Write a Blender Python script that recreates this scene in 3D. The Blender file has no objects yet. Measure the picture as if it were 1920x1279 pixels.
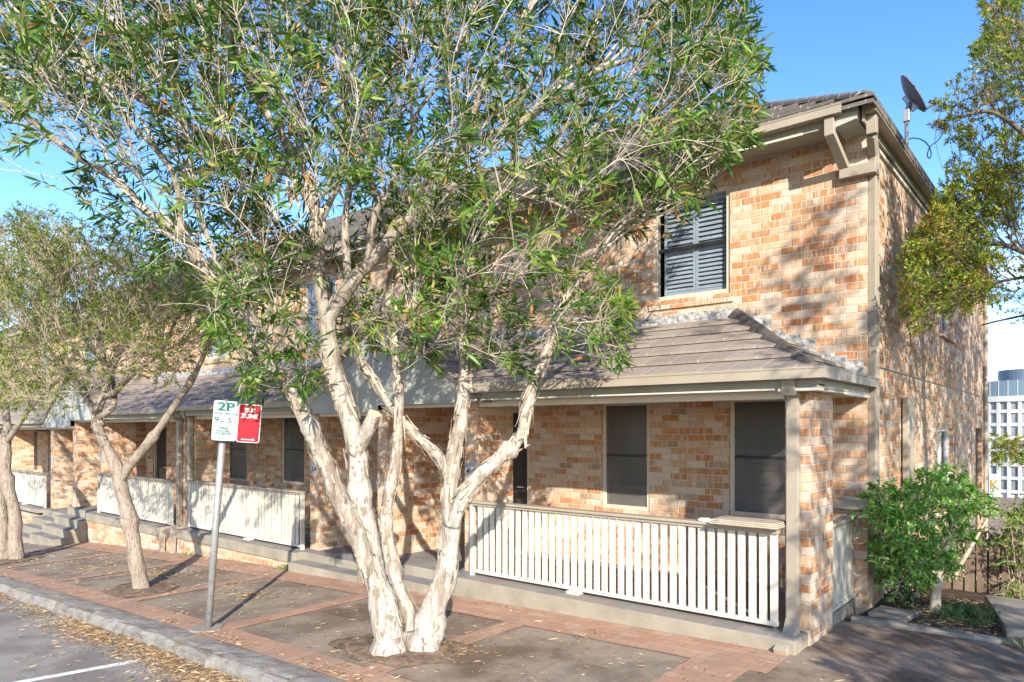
import bpy, math, random
import numpy as np
from mathutils import Vector, Matrix, noise
from mathutils.kdtree import KDTree
R = math.radians
random.seed(7); rng = np.random.default_rng(7)
sc = bpy.context.scene
COL = sc.collection

# ------------------------------------------------------------------ camera
F, CX, CY, YAW, EYE = 1309.0, 960.0, 803.0, R(39.65), 2.02
FW = Vector((-math.sin(YAW), math.cos(YAW), 0)); RT = Vector((math.cos(YAW), math.sin(YAW), 0))
cam = bpy.data.cameras.new('camera'); co = bpy.data.objects.new('camera', cam); COL.objects.link(co)
co.location = (0, 0, EYE); co.rotation_euler = (R(90), 0, YAW)
cam.sensor_width = 36; cam.lens = 36 * F / 1920; cam.shift_y = (CY - 639.5) / 1920
cam.clip_end = 3000; cam.clip_start = .05
sc.camera = co

def at(u, v, D):
    """point of the place seen at that spot of the photograph, D metres ahead"""
    return Vector((0, 0, EYE)) + FW * D + RT * (D * (u - CX) / F) + Vector((0, 0, D * (CY - v) / F))
def proj(p):
    d = p[0] * FW[0] + p[1] * FW[1]; r = p[0] * RT[0] + p[1] * RT[1]
    if d < .1: return (-9e3, 0, d)
    return (CX + F * r / d, CY - F * (p[2] - EYE) / d, d)

# ------------------------------------------------------------------ light and air
SUN = Vector((.724 * math.cos(R(24.2)), -.69 * math.cos(R(24.2)), math.sin(R(24.2)))).normalized()
sl = bpy.data.lights.new('sun', 'SUN'); sl.energy = 3.9; sl.angle = R(.5); sl.color = (1, .93, .82)
so = bpy.data.objects.new('sun', sl); COL.objects.link(so)
so.rotation_euler = SUN.to_track_quat('Z', 'Y').to_euler(); so.location = (10, -10, 12)
w = bpy.data.worlds.new('World'); sc.world = w; w.use_nodes = True
nt = w.node_tree; bg = nt.nodes['Background']
sky = nt.nodes.new('ShaderNodeTexSky'); sky.sky_type = 'NISHITA'; sky.sun_disc = False
sky.sun_elevation = R(24.2); sky.sun_rotation = math.atan2(SUN.x, SUN.y); sky.ozone_density = 2.5; sky.air_density = 1.0; sky.dust_density = .3
bg.inputs['Strength'].default_value = .15
tc = nt.nodes.new('ShaderNodeTexCoord'); sx = nt.nodes.new('ShaderNodeSeparateXYZ'); nt.links.new(tc.outputs['Generated'], sx.inputs[0])
mp = nt.nodes.new('ShaderNodeMapping'); mp.inputs['Scale'].default_value = (3, 3, 11); nt.links.new(tc.outputs['Generated'], mp.inputs[0])
cn = nt.nodes.new('ShaderNodeTexNoise'); cn.inputs['Scale'].default_value = 1.7; cn.inputs['Detail'].default_value = 7; nt.links.new(mp.outputs[0], cn.inputs['Vector'])
cr = nt.nodes.new('ShaderNodeMapRange'); cr.inputs[1].default_value = .46; cr.inputs[2].default_value = .68; nt.links.new(cn.outputs[0], cr.inputs[0])
er = nt.nodes.new('ShaderNodeMapRange'); er.inputs[1].default_value = .24; er.inputs[2].default_value = .10; nt.links.new(sx.outputs[2], er.inputs[0])
mm = nt.nodes.new('ShaderNodeMath'); mm.operation = 'MULTIPLY'; nt.links.new(cr.outputs[0], mm.inputs[0]); nt.links.new(er.outputs[0], mm.inputs[1])
mx = nt.nodes.new('ShaderNodeMixRGB'); nt.links.new(mm.outputs[0], mx.inputs[0]); hs = nt.nodes.new('ShaderNodeHueSaturation'); hs.inputs['Saturation'].default_value = 1.26; hs.inputs['Hue'].default_value = .512; nt.links.new(sky.outputs[0], hs.inputs['Color']); nt.links.new(hs.outputs[0], mx.inputs[1]); mx.inputs[2].default_value = (6.3, 6.5, 6.8, 1)
nt.links.new(mx.outputs[0], bg.inputs[0])
sc.view_settings.view_transform = 'Standard'; sc.view_settings.look = 'None'; sc.view_settings.exposure = 1.3; sc.view_settings.gamma = 1
sc.cycles.max_bounces = 8; sc.cycles.transparent_max_bounces = 12
sc.cycles.use_denoising = True

# ------------------------------------------------------------------ materials
class G:
    def __init__(s, name, rough=.6, spec=.3):
        s.m = bpy.data.materials.new(name); s.m.use_nodes = True; s.t = s.m.node_tree
        s.b = s.t.nodes['Principled BSDF']; s.b.inputs['Roughness'].default_value = rough
        s.b.inputs['Specular IOR Level'].default_value = spec; s.out = s.t.nodes['Material Output']
        s._g = None
    def n(s, typ, **k):
        x = s.t.nodes.new('ShaderNode' + typ)
        for a, v in k.items(): setattr(x, a, v)
        return x
    def set(s, sock, v):
        if hasattr(v, 'is_linked') or isinstance(v, bpy.types.NodeSocket): s.t.links.new(v, sock)
        else: sock.default_value = v
    def math(s, op, a, b=0.0, c=0.0):
        x = s.n('Math', operation=op); s.set(x.inputs[0], a); s.set(x.inputs[1], b); s.set(x.inputs[2], c); return x.outputs[0]
    def mix(s, f, a, b, mode='MIX'):
        x = s.n('MixRGB', blend_type=mode); s.set(x.inputs[0], f)
        for i, q in ((1, a), (2, b)):
            s.set(x.inputs[i], (*q, 1) if isinstance(q, tuple) and len(q) == 3 else q)
        return x.outputs[0]
    def geo(s):
        if not s._g: s._g = s.n('NewGeometry')
        return s._g
    def pos(s, scale=(1, 1, 1)):
        x = s.n('Mapping'); x.inputs['Scale'].default_value = scale; s.t.links.new(s.geo().outputs['Position'], x.inputs[0]); return x.outputs[0]
    def noise(s, scale, detail=4, vec=None, rough=.55, col=False):
        x = s.n('TexNoise'); x.inputs['Scale'].default_value = scale; x.inputs['Detail'].default_value = detail; x.inputs['Roughness'].default_value = rough
        s.t.links.new(vec if vec is not None else s.pos(), x.inputs['Vector']); return x.outputs[1 if col else 0]
    def rng(s, v, a, b, c=0., d=1.):
        x = s.n('MapRange'); s.set(x.inputs[0], v)
        for i, q in enumerate((a, b, c, d)): x.inputs[i + 1].default_value = q
        return x.outputs[0]
    def ramp(s, v, stops, interp='LINEAR'):
        x = s.n('ValToRGB'); s.set(x.inputs[0], v); e = x.color_ramp.elements; x.color_ramp.interpolation = interp
        while len(e) > 1: e.remove(e[-1])
        e[0].position = stops[0][0]; e[0].color = (*stops[0][1], 1)
        for p, c in stops[1:]:
            q = e.new(p); q.color = (*c, 1)
        return x.outputs[0]
    def bump(s, h, strength=.3, dist=.01):
        x = s.n('Bump'); x.inputs['Strength'].default_value = strength; x.inputs['Distance'].default_value = dist
        s.set(x.inputs['Height'], h); s.t.links.new(x.outputs[0], s.b.inputs['Normal'])
    def col(s, c): s.set(s.b.inputs['Base Color'], (*c, 1) if isinstance(c, tuple) else c)
    def wall_u(s):
        """distance along the wall, whichever way it faces, and height"""
        g = s.geo(); p = s.n('SeparateXYZ'); s.t.links.new(g.outputs['Position'], p.inputs[0])
        q = s.n('SeparateXYZ'); s.t.links.new(g.outputs['True Normal'], q.inputs[0])
        side = s.math('GREATER_THAN', s.math('ABSOLUTE', q.outputs[0]), .6)
        u = s.math('ADD', s.math('MULTIPLY', p.outputs[1], side), s.math('MULTIPLY', p.outputs[0], s.math('SUBTRACT', 1., side)))
        return u, p.outputs[2], p, q

def plain(name, c, rough=.55, var=.12, scale=3., spec=.3, bump=0., metal=0., fine=60.):
    g = G(name, rough, spec)
    n = g.noise(scale, 5)
    c2 = tuple(max(0, x * (1 - var * 2)) for x in c); c1 = tuple(min(1, x * (1 + var)) for x in c)
    a = g.mix(g.rng(n, .3, .7), c2, c1)
    f = g.noise(fine, 2)
    a = g.mix(g.rng(f, .35, .65, 0, .25), a, c2)
    g.col(a); g.b.inputs['Metallic'].default_value = metal
    if bump: g.bump(f, bump, .004)
    return g.m

def brick_mat():
    g = G('face_brick', .85, .2)
    u, z, p, q = g.wall_u()
    wob = g.noise(9, 2, col=True); ws = g.n('SeparateXYZ'); g.t.links.new(wob, ws.inputs[0])
    u = g.math('ADD', u, g.math('MULTIPLY', g.math('SUBTRACT', ws.outputs[0], .5), .012))
    zz = g.math('ADD', g.math('ADD', z, 20.), g.math('MULTIPLY', g.math('SUBTRACT', ws.outputs[1], .5), .010))
    rv = g.math('DIVIDE', zz, .0857); row = g.math('FLOOR', rv); fv = g.math('FRACT', rv)
    off = g.math('MULTIPLY', g.math('MODULO', row, 2.), .5)
    cu = g.math('ADD', g.math('DIVIDE', g.math('ADD', u, 80.), .24), off); colm = g.math('FLOOR', cu); fu = g.math('FRACT', cu)
    # soft mortar mask
    eu = g.math('MULTIPLY', g.math('MINIMUM', fu, g.math('SUBTRACT', 1., fu)), .24)
    ev = g.math('MULTIPLY', g.math('MINIMUM', fv, g.math('SUBTRACT', 1., fv)), .0857)
    e = g.math('MINIMUM', eu, ev)
    e = g.math('ADD', e, g.math('MULTIPLY', g.math('SUBTRACT', g.noise(70, 3), .5), .005))
    mort = g.rng(e, .0035, .0075, 1, 0)
    cv = g.n('CombineXYZ'); g.t.links.new(colm, cv.inputs[0]); g.t.links.new(row, cv.inputs[1])
    wn = g.n('TexWhiteNoise', noise_dimensions='2D'); g.t.links.new(cv.outputs[0], wn.inputs['Vector'])
    c = g.ramp(wn.outputs[0], [(0, (.42, .165, .060)), (.15, (.45, .205, .085)), (.30, (.49, .275, .14)), (.44, (.52, .335, .20)), (.59, (.54, .395, .275)),
                               (.71, (.57, .45, .335)), (.79, (.55, .44, .345)), (.85, (.43, .285, .175)), (.91, (.32, .215, .14)), (.96, (.43, .19, .078)), (1, (.42, .17, .062))])
    # fired streaks: pale ends and dark vertical drags inside each brick
    cz = g.n('CombineXYZ'); g.t.links.new(g.math('MULTIPLY', u, 34.), cz.inputs[0]); g.t.links.new(g.math('MULTIPLY', z, 5.), cz.inputs[1]); g.t.links.new(g.math('MULTIPLY', wn.outputs[0], 50.), cz.inputs[2])
    st = g.n('TexNoise'); st.inputs['Scale'].default_value = 1.; st.inputs['Detail'].default_value = 3; g.t.links.new(cz.outputs[0], st.inputs['Vector'])
    c = g.mix(g.rng(st.outputs[0], .50, .68, 0, .7), c, (.61, .485, .37))
    c = g.mix(g.rng(st.outputs[0], .42, .30, 0, .55), c, (.31, .145, .065))
    big = g.noise(.7, 4)
    c = g.mix(g.rng(big, .5, .7, 0, .35), c, (.58, .44, .31))
    c = g.mix(mort, c, g.mix(g.noise(25, 3), (.52, .42, .315), (.65, .56, .445)))
    g.col(c)
    h = g.math('ADD', g.math('MULTIPLY', g.math('SUBTRACT', 1., mort), 1.), g.math('MULTIPLY', g.noise(120, 3), .5))
    g.bump(h, .8, .009)
    return g.m

def paver_mat(w_, h_, name, tones, mort=(.2, .16, .13), rot=False):
    g = G(name, .85, .2)
    p = g.n('SeparateXYZ'); g.t.links.new(g.geo().outputs['Position'], p.inputs[0])
    a, b = (p.outputs[1], p.outputs[0]) if rot else (p.outputs[0], p.outputs[1])
    rv = g.math('DIVIDE', g.math('ADD', b, 90.), h_); row = g.math('FLOOR', rv); fv = g.math('FRACT', rv)
    cu = g.math('ADD', g.math('DIVIDE', g.math('ADD', a, 90.), w_), g.math('MULTIPLY', g.math('MODULO', row, 2.), .5)); cl = g.math('FLOOR', cu); fu = g.math('FRACT', cu)
    e = g.math('MINIMUM', g.math('MULTIPLY', g.math('MINIMUM', fu, g.math('SUBTRACT', 1., fu)), w_), g.math('MULTIPLY', g.math('MINIMUM', fv, g.math('SUBTRACT', 1., fv)), h_))
    m = g.rng(e, .002, .006, 1, 0)
    cv = g.n('CombineXYZ'); g.t.links.new(cl, cv.inputs[0]); g.t.links.new(row, cv.inputs[1])
    wn = g.n('TexWhiteNoise', noise_dimensions='2D'); g.t.links.new(cv.outputs[0], wn.inputs['Vector'])
    c = g.ramp(wn.outputs[0], tones)
    n = g.noise(2.2, 6)
    c = g.mix(g.rng(n, .46, .7, 0, .5), c, (.26, .18, .125))
    c = g.mix(g.rng(g.noise(140, 2), .4, .7, 0, .3), c, (.3, .24, .2))
    c = g.mix(g.math('MULTIPLY', m, .7), c, mort)
    g.col(c); g.bump(g.math('SUBTRACT', g.math('MULTIPLY', g.noise(90, 3), .5), m), .4, .004)
    return g.m

def asphalt_mat(name, base, stain, litter=.0):
    g = G(name, .9, .25)
    n1 = g.noise(150, 3, None, .75); n2 = g.noise(1.3, 7, None, .65); n3 = g.noise(5, 7, None, .65); n4 = g.noise(38, 5, None, .7)
    c = g.mix(g.rng(n1, .36, .64), tuple(x * .6 for x in base), tuple(min(1, x * 1.5) for x in base))
    c = g.mix(g.rng(n4, .4, .7, 0, .35), c, tuple(x * 1.25 for x in base))
    c = g.mix(g.rng(n2, .44, .60, 0, .9), c, stain)
    c = g.mix(g.rng(n3, .58, .76, 0, .55), c, tuple(x * .55 for x in stain))
    g.col(c); g.bump(g.math('ADD', n1, g.math('MULTIPLY', n4, 1.2)), .5, .006)
    return g.m

def tile_mat(name, base, w_, lichen=(.32, .28, .23), rowh=.11, z0=0., joint=(.40, .355, .30)):
    g = G(name, .9, .2)
    u, z, p, q = g.wall_u()
    n = g.noise(5, 7, None, .65); f = g.noise(130, 3); m_ = g.noise(22, 5)
    row = g.math('FLOOR', g.math('DIVIDE', g.math('ADD', z, 10. - z0), rowh))
    cu = g.math('ADD', g.math('DIVIDE', g.math('ADD', u, 80.), w_), g.math('MULTIPLY', g.math('MODULO', row, 2.), .5))
    cell = g.math('FLOOR', cu); fr = g.math('FRACT', cu)
    cv = g.n('CombineXYZ'); g.t.links.new(cell, cv.inputs[0]); g.t.links.new(row, cv.inputs[1])
    wn = g.n('TexWhiteNoise', noise_dimensions='2D'); g.t.links.new(cv.outputs[0], wn.inputs['Vector'])
    c = g.mix(wn.outputs[0], tuple(x * .86 for x in base), tuple(x * 1.14 for x in base))
    c = g.mix(g.rng(n, .48, .66, 0, .5), c, lichen)
    c = g.mix(g.rng(m_, .5, .68, 0, .4), c, tuple(x * .6 for x in base))
    c = g.mix(g.rng(f, .38, .64, 0, .35), c, tuple(x * .6 for x in base))
    e = g.math('MULTIPLY', g.math('MINIMUM', fr, g.math('SUBTRACT', 1., fr)), w_)
    j = g.rng(g.math('ADD', e, g.math('MULTIPLY', m_, .004)), .006, .013, 1, 0)
    c = g.mix(g.math('MULTIPLY', j, g.rng(m_, .4, .55, .25, .85)), c, joint)
    g.col(c); g.bump(g.math('SUBTRACT', f, j), .4, .006)
    return g.m

def bark_mat(name, pale, mid, dark, s=1., upper=None):
    g = G(name, .9, .15)
    v = g.pos((8 * s, 8 * s, 1.7 * s))
    n = g.noise(1.0, 8, v, .68); n2 = g.noise(2.3, 7, v, .7); n3 = g.noise(6.5 * s, 6, None, .65); n4 = g.noise(28 * s, 4, g.pos((1, 1, .25)))
    if upper:
        p = g.n('SeparateXYZ'); g.t.links.new(g.geo().outputs['Position'], p.inputs[0])
        k = g.rng(g.math('ADD', p.outputs[2], g.math('MULTIPLY', g.math('SUBTRACT', n3, .5), 1.6)), 1.5, 3.3)
        pale_ = g.mix(k, pale, upper)
    else: pale_ = g.mix(0., pale, pale)
    c = g.mix(g.rng(n, .50, .42), pale_, mid)
    c = g.mix(g.rng(n2, .54, .60, 0, .85), c, g.mix(.55, pale_, mid))
    c = g.mix(g.rng(n3, .55, .62, 0, .8), c, tuple((a_ + b_) / 2 for a_, b_ in zip(mid, dark)))
    c = g.mix(g.rng(n2, .43, .37, 0, .85), c, dark)
    c = g.mix(g.rng(n4, .42, .62, .35, 0), c, mid)
    g.col(c); g.bump(g.math('ADD', g.math('ADD', n, n2), g.math('MULTIPLY', n4, .5)), 1., .03)
    return g.m

def leaf_mat(name, tint=(1, 1, 1), trans=.30, rough=.40):
    g = G(name, rough, .35)
    a = g.n('Attribute', attribute_name='leafcol')
    c = g.mix(1., a.outputs['Color'], tint, 'MULTIPLY')
    g.col(c)
    tr = g.n('BsdfTranslucent'); c2 = g.mix(1., c, (1.6, 1.9, .5), 'MULTIPLY'); g.t.links.new(c2, tr.inputs[0])
    ms = g.n('MixShader'); ms.inputs[0].default_value = trans
    g.t.links.new(g.b.outputs[0], ms.inputs[1]); g.t.links.new(tr.outputs[0], ms.inputs[2]); g.t.links.new(ms.outputs[0], g.out.inputs[0])
    return g.m

def glass_mat(name, tint=(.92, .93, .95)):
    g = G(name)
    gl = g.n('BsdfGlossy'); gl.inputs['Roughness'].default_value = .03; gl.inputs[0].default_value = (.9, .95, 1, 1)
    t = g.n('BsdfTransparent'); t.inputs[0].default_value = (*tint, 1)
    f = g.n('Fresnel'); f.inputs[0].default_value = 1.52
    ms = g.n('MixShader'); g.t.links.new(g.math('MULTIPLY', f.outputs[0], .22), ms.inputs[0])
    g.t.links.new(t.outputs[0], ms.inputs[1]); g.t.links.new(gl.outputs[0], ms.inputs[2]); g.t.links.new(ms.outputs[0], g.out.inputs[0])
    return g.m

def screen_mat():
    """dark insect mesh and glass: half hides the room behind it"""
    g = G('fly_screen', .35, .5)
    n = g.noise(2.5, 4, g.pos((1, 1, .5)))
    g.col(g.mix(g.rng(n, .35, .7), (.15, .138, .125), (.22, .205, .185)))
    t = g.n('BsdfTransparent'); t.inputs[0].default_value = (.8, .8, .8, 1); ms = g.n('MixShader'); ms.inputs[0].default_value = .52
    g.t.links.new(g.b.outputs[0], ms.inputs[1]); g.t.links.new(t.outputs[0], ms.inputs[2]); g.t.links.new(ms.outputs[0], g.out.inputs[0])
    return g.m

M = {}
M['brick'] = brick_mat()
M['taupe'] = plain('taupe_paint', (.345, .295, .225), .5, .08, 2, bump=.1)
M['taupe_shade'] = plain('fascia_paint_shaded', (.31, .29, .22), .5, .08, 2, bump=.1)  # greenish fascia paint, shade below the gutter darkened into its colour
M['cream'] = plain('cream_paint', (.565, .53, .445), .55, .10, 6, bump=.2, fine=25.)
M['trim'] = plain('cream_frame_paint', (.60, .51, .385), .5, .08, 2)
M['ceiling'] = plain('ceiling_paint', (.70, .62, .50), .6, .06)
M['slab_edge'] = plain('painted_concrete', (.30, .262, .20), .75, .14, 3, bump=.3)
M['sheet'] = plain('fibre_cement_sheet', (.41, .415, .36), .7, .1, 2.2)
M['white'] = plain('white_paint', (.80, .79, .75), .45, .06)
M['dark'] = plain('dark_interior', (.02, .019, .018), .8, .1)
M['door'] = plain('door_paint', (.045, .04, .035), .5, .2)
M['shutter'] = plain('shutter_paint', (.40, .455, .485), .5, .1)
M['roof'] = tile_mat('roof_tile', (.13, .115, .10), .33, (.24, .21, .18))
M['porch_tile'] = tile_mat('porch_roof_tile', (.285, .235, .195), .31, (.37, .305, .245), .145, 2.545)
M['hip'] = plain('hip_cap', (.15, .125, .105), .88, .25, 6, bump=.4)
M['flash'] = plain('lead_flashing', (.47, .46, .44), .6, .45, 16, bump=.2)
M['screen'] = screen_mat()
M['glass'] = glass_mat('window_glass')
M['galv'] = plain('galvanised_steel', (.42, .42, .41), .42, .12, 20, metal=.55)
M['dish'] = plain('dish_grey', (.17, .17, .19), .45, .1)
M['black'] = plain('black_cable', (.02, .02, .022), .5, .1)
M['plate'] = plain('plate_grey', (.34, .34, .35), .5, .08)
M['ink'] = plain('black_ink', (.02, .02, .02), .6, .05)
M['sign_white'] = plain('sign_white', (.60, .62, .61), .4, .05)
M['sign_green'] = plain('sign_green', (.0, .11, .075), .5, .05)
M['sign_red'] = plain('sign_red', (.47, .018, .03), .4, .06)
M['mat'] = plain('folded_mat', (.44, .37, .28), .9, .12, 8, bump=.3)
M['bark'] = bark_mat('paperbark', (.52, .475, .415), (.28, .225, .17), (.10, .07, .047), 1., (.40, .345, .275))
M['bark2'] = bark_mat('grey_bark', (.36, .305, .24), (.27, .22, .17), (.10, .078, .058), 1.7)
M['twig'] = plain('twig_bark', (.52, .445, .35), .85, .2, 6, bump=.3)
M['twig2'] = plain('twig_bark_grey', (.44, .36, .255), .85, .2, 6)
M['twig3'] = plain('dark_twig', (.14, .11, .085), .85, .2, 6)
M['leaf'] = leaf_mat('leaf')
M['litter'] = leaf_mat('dry_leaf', trans=.15, rough=.7)
M['asphalt'] = asphalt_mat('road_asphalt', (.27, .245, .215), (.19, .165, .14))
M['path'] = asphalt_mat('path_asphalt', (.27, .215, .158), (.175, .132, .092))
M['drive'] = asphalt_mat('drive_asphalt', (.27, .205, .148), (.135, .093, .062))
M['paver'] = paver_mat(.23, .115, 'red_paver', [(0, (.40, .225, .14)), (.4, (.45, .27, .175)), (.7, (.37, .20, .122)), (1, (.47, .31, .21))])
M['paver2'] = paver_mat(.23, .115, 'red_paver_across', [(0, (.40, .225, .14)), (.4, (.45, .27, .175)), (.7, (.37, .20, .122)), (1, (.47, .31, .21))], rot=True)
M['tile'] = paver_mat(.30, .30, 'slate_floor_tile', [(0, (.155, .155, .155)), (.5, (.20, .195, .19)), (1, (.25, .235, .215))], (.36, .33, .28))
M['line'] = plain('road_line_paint', (.72, .70, .66), .7, .12, 12)
M['soil'] = plain('soil', (.085, .058, .038), .95, .3, 4, bump=.6, fine=40)
M['mulch'] = plain('dry_mulch', (.24, .165, .105), .95, .35, 9, bump=.8, fine=55)
M['concrete'] = plain('concrete', (.28, .25, .205), .85, .15, 4, bump=.3)

def kerb_mat():
    g = G('kerb_stone', .85, .25)
    n = g.noise(9, 7, g.pos((.6, 1, 1.6)), .65); f = g.noise(60, 4)
    c = g.ramp(n, [(.3, (.14, .128, .108)), (.45, (.225, .205, .175)), (.6, (.30, .28, .24)), (.72, (.19, .165, .13))])
    c = g.mix(g.rng(f, .35, .7, 0, .5), c, (.20, .185, .165))
    g.col(c); g.bump(g.math('ADD', n, f), .7, .02); return g.m
M['kerb'] = kerb_mat()
def ground_mat():
    g = G('yard_ground', .95, .1)
    n = g.noise(.5, 7); f = g.noise(30, 4)
    c = g.mix(g.rng(n, .35, .65), (.07, .075, .035), (.13, .10, .065))
    c = g.mix(g.rng(f, .4, .7, 0, .5), c, (.05, .045, .028)); g.col(c); g.bump(f, .5, .03); return g.m
M['ground'] = ground_mat()

# ------------------------------------------------------------------ mesh builder and scene tree
class MB:
    def __init__(s): s.v = []; s.f = []
    def add(s, vs, fs):
        o = len(s.v); s.v += [tuple(p) for p in vs]; s.f += [tuple(i + o for i in f) for f in fs]; return s
    def box(s, x0, x1, y0, y1, z0, z1):
        x0, x1 = min(x0, x1), max(x0, x1); y0, y1 = min(y0, y1), max(y0, y1)
        return s.add([(x0, y0, z0), (x1, y0, z0), (x1, y1, z0), (x0, y1, z0), (x0, y0, z1), (x1, y0, z1), (x1, y1, z1), (x0, y1, z1)],
                     [(0, 3, 2, 1), (4, 5, 6, 7), (0, 1, 5, 4), (1, 2, 6, 5), (2, 3, 7, 6), (3, 0, 4, 7)])
    def hexa(s, b, t):
        return s.add(list(b) + list(t), [(0, 3, 2, 1), (4, 5, 6, 7), (0, 1, 5, 4), (1, 2, 6, 5), (2, 3, 7, 6), (3, 0, 4, 7)])
    def poly(s, pts): return s.add(pts, [tuple(range(len(pts)))])
    def prism(s, pts, off):
        """flat outline pushed along off"""
        n = len(pts); a = [Vector(p) for p in pts]; b = [p + Vector(off) for p in a]
        return s.add(a + b, [tuple(range(n))[::-1], tuple(range(n, 2 * n))] + [(i, (i + 1) % n, n + (i + 1) % n, n + i) for i in range(n)])
    def tube(s, pts, rad, sides=8, cap=True, lump=0., seed=0.):
        pts = [Vector(p) for p in pts]; n = len(pts); rings = []
        t = (pts[1] - pts[0]).normalized(); a = t.orthogonal().normalized()
        for i, p in enumerate(pts):
            t = (pts[min(i + 1, n - 1)] - pts[max(i - 1, 0)]).normalized()
            a = (a - t * a.dot(t)).normalized(); b = t.cross(a)
            r = rad[i] if hasattr(rad, '__len__') else rad
            ring = []
            for k in range(sides):
                th = 2 * math.pi * k / sides; d = a * math.cos(th) + b * math.sin(th); rr = r
                if lump:
                    q = p + d * r
                    rr = r * (1 + lump * (noise.noise(Vector((q.x * 5 + seed, q.y * 5, q.z * 3))) * 1.3 + noise.noise(Vector((q.x * 16, q.y * 16 + seed, q.z * 7))) * .6))
                ring.append(p + d * rr)
            rings.append(ring)
        o = len(s.v)
        for r_ in rings: s.v += [tuple(p) for p in r_]
        for i in range(n - 1):
            for k in range(sides):
                k2 = (k + 1) % sides
                s.f.append((o + i * sides + k, o + i * sides + k2, o + (i + 1) * sides + k2, o + (i + 1) * sides + k))
        if cap:
            s.f.append(tuple(o + k for k in range(sides))[::-1]); s.f.append(tuple(o + (n - 1) * sides + k for k in range(sides)))
        return s
    def pipe(s, pts, w_, d_, up=(0, 0, 1)):
        """rectangular pipe with mitred bends; w_ across, d_ deep"""
        pts = [Vector(p) for p in pts]; n = len(pts); ds = [(pts[i + 1] - pts[i]).normalized() for i in range(n - 1)]
        d0 = ds[0]; a = Vector(up); a = (a - d0 * a.dot(d0)).normalized() if abs(a.dot(d0)) < .98 else Vector((1, 0, 0)) - d0 * d0.x
        a.normalize(); b = d0.cross(a)
        ring = [pts[0] + a * (sx_ * w_ / 2) + b * (sy_ * d_ / 2) for sx_, sy_ in ((-1, -1), (1, -1), (1, 1), (-1, 1))]
        o = len(s.v); s.v += [tuple(p) for p in ring]
        for i in range(1, n):
            nn = (ds[i - 1] + ds[i]).normalized() if i < n - 1 else ds[-1]
            ring = [p + ds[i - 1] * ((pts[i] - p).dot(nn) / ds[i - 1].dot(nn)) for p in ring]
            s.v += [tuple(p) for p in ring]
            for k in range(4):
                k2 = (k + 1) % 4; s.f.append((o + (i - 1) * 4 + k, o + (i - 1) * 4 + k2, o + i * 4 + k2, o + i * 4 + k))
        s.f.append((o + 3, o + 2, o + 1, o)); e = o + (n - 1) * 4; s.f.append((e, e + 1, e + 2, e + 3))
        return s
    def build(s, name, mat, parent=None, smooth=False, bevel=0.):
        me = bpy.data.meshes.new(name); me.from_pydata(s.v, [], s.f); me.update()
        if isinstance(mat, str): mat = M[mat]
        me.materials.append(mat)
        if smooth: me.polygons.foreach_set('use_smooth', [True] * len(me.polygons))
        ob = bpy.data.objects.new(name, me); COL.objects.link(ob)
        if bevel:
            b = ob.modifiers.new('edge', 'BEVEL'); b.width = bevel; b.segments = 2; b.limit_method = 'ANGLE'; b.angle_limit = R(40)
        if parent: hang(ob, parent)
        return ob
ORG = {}
def hang(ob, parent):
    ob.parent = parent; o = ORG.get(parent.name)
    ob.location = (-o[0], -o[1], -o[2]) if o else (0, 0, 0)
def thing(name, label, cat, loc, group=None):
    o = bpy.data.objects.new(name, None); COL.objects.link(o); o.location = loc; o.empty_display_size = .2
    ORG[o.name] = tuple(loc); o['label'] = label; o['category'] = cat
    if group: o['group'] = group
    return o
def tag(o, label, cat, group=None):
    o['label'] = label; o['category'] = cat
    if group: o['group'] = group
    return o
def struct(o, kind='structure'): o['kind'] = kind; return o
def raw(name, V, Fq, mat, parent=None, cols=None, smooth=False):
    """fast mesh from arrays of verts and equal-sized faces, one colour per face"""
    me = bpy.data.meshes.new(name); k = Fq.shape[1]
    me.vertices.add(len(V)); me.vertices.foreach_set('co', V.astype(np.float32).ravel())
    me.loops.add(Fq.size); me.loops.foreach_set('vertex_index', Fq.astype(np.int32).ravel())
    me.polygons.add(len(Fq)); me.polygons.foreach_set('loop_start', np.arange(0, Fq.size, k, dtype=np.int32))
    me.update(calc_edges=True)
    if cols is not None:
        at_ = me.attributes.new('leafcol', 'FLOAT_COLOR', 'FACE')
        c = np.ones((len(Fq), 4), np.float32); c[:, :3] = cols; at_.data.foreach_set('color', c.ravel())
    me.materials.append(M[mat] if isinstance(mat, str) else mat)
    if smooth: me.polygons.foreach_set('use_smooth', np.ones(len(Fq), bool))
    ob = bpy.data.objects.new(name, me); COL.objects.link(ob)
    if parent: hang(ob, parent)
    return ob
def text(name, s, size, mat, parent, M4, extrude=.0008, bold=0.):
    cu = bpy.data.curves.new(name, 'FONT'); cu.body = s; cu.size = size; cu.align_x = 'CENTER'; cu.align_y = 'CENTER'; cu.extrude = extrude; cu.offset = bold; cu.resolution_u = 3
    tmp = bpy.data.objects.new('tmp', cu); COL.objects.link(tmp)
    me = bpy.data.meshes.new_from_object(tmp.evaluated_get(bpy.context.evaluated_depsgraph_get()))
    bpy.data.objects.remove(tmp); bpy.data.curves.remove(cu)
    me.transform(M4); me.materials.clear(); me.materials.append(M[mat]); me.name = name
    ob = bpy.data.objects.new(name, me); COL.objects.link(ob); hang(ob, parent); return ob

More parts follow.
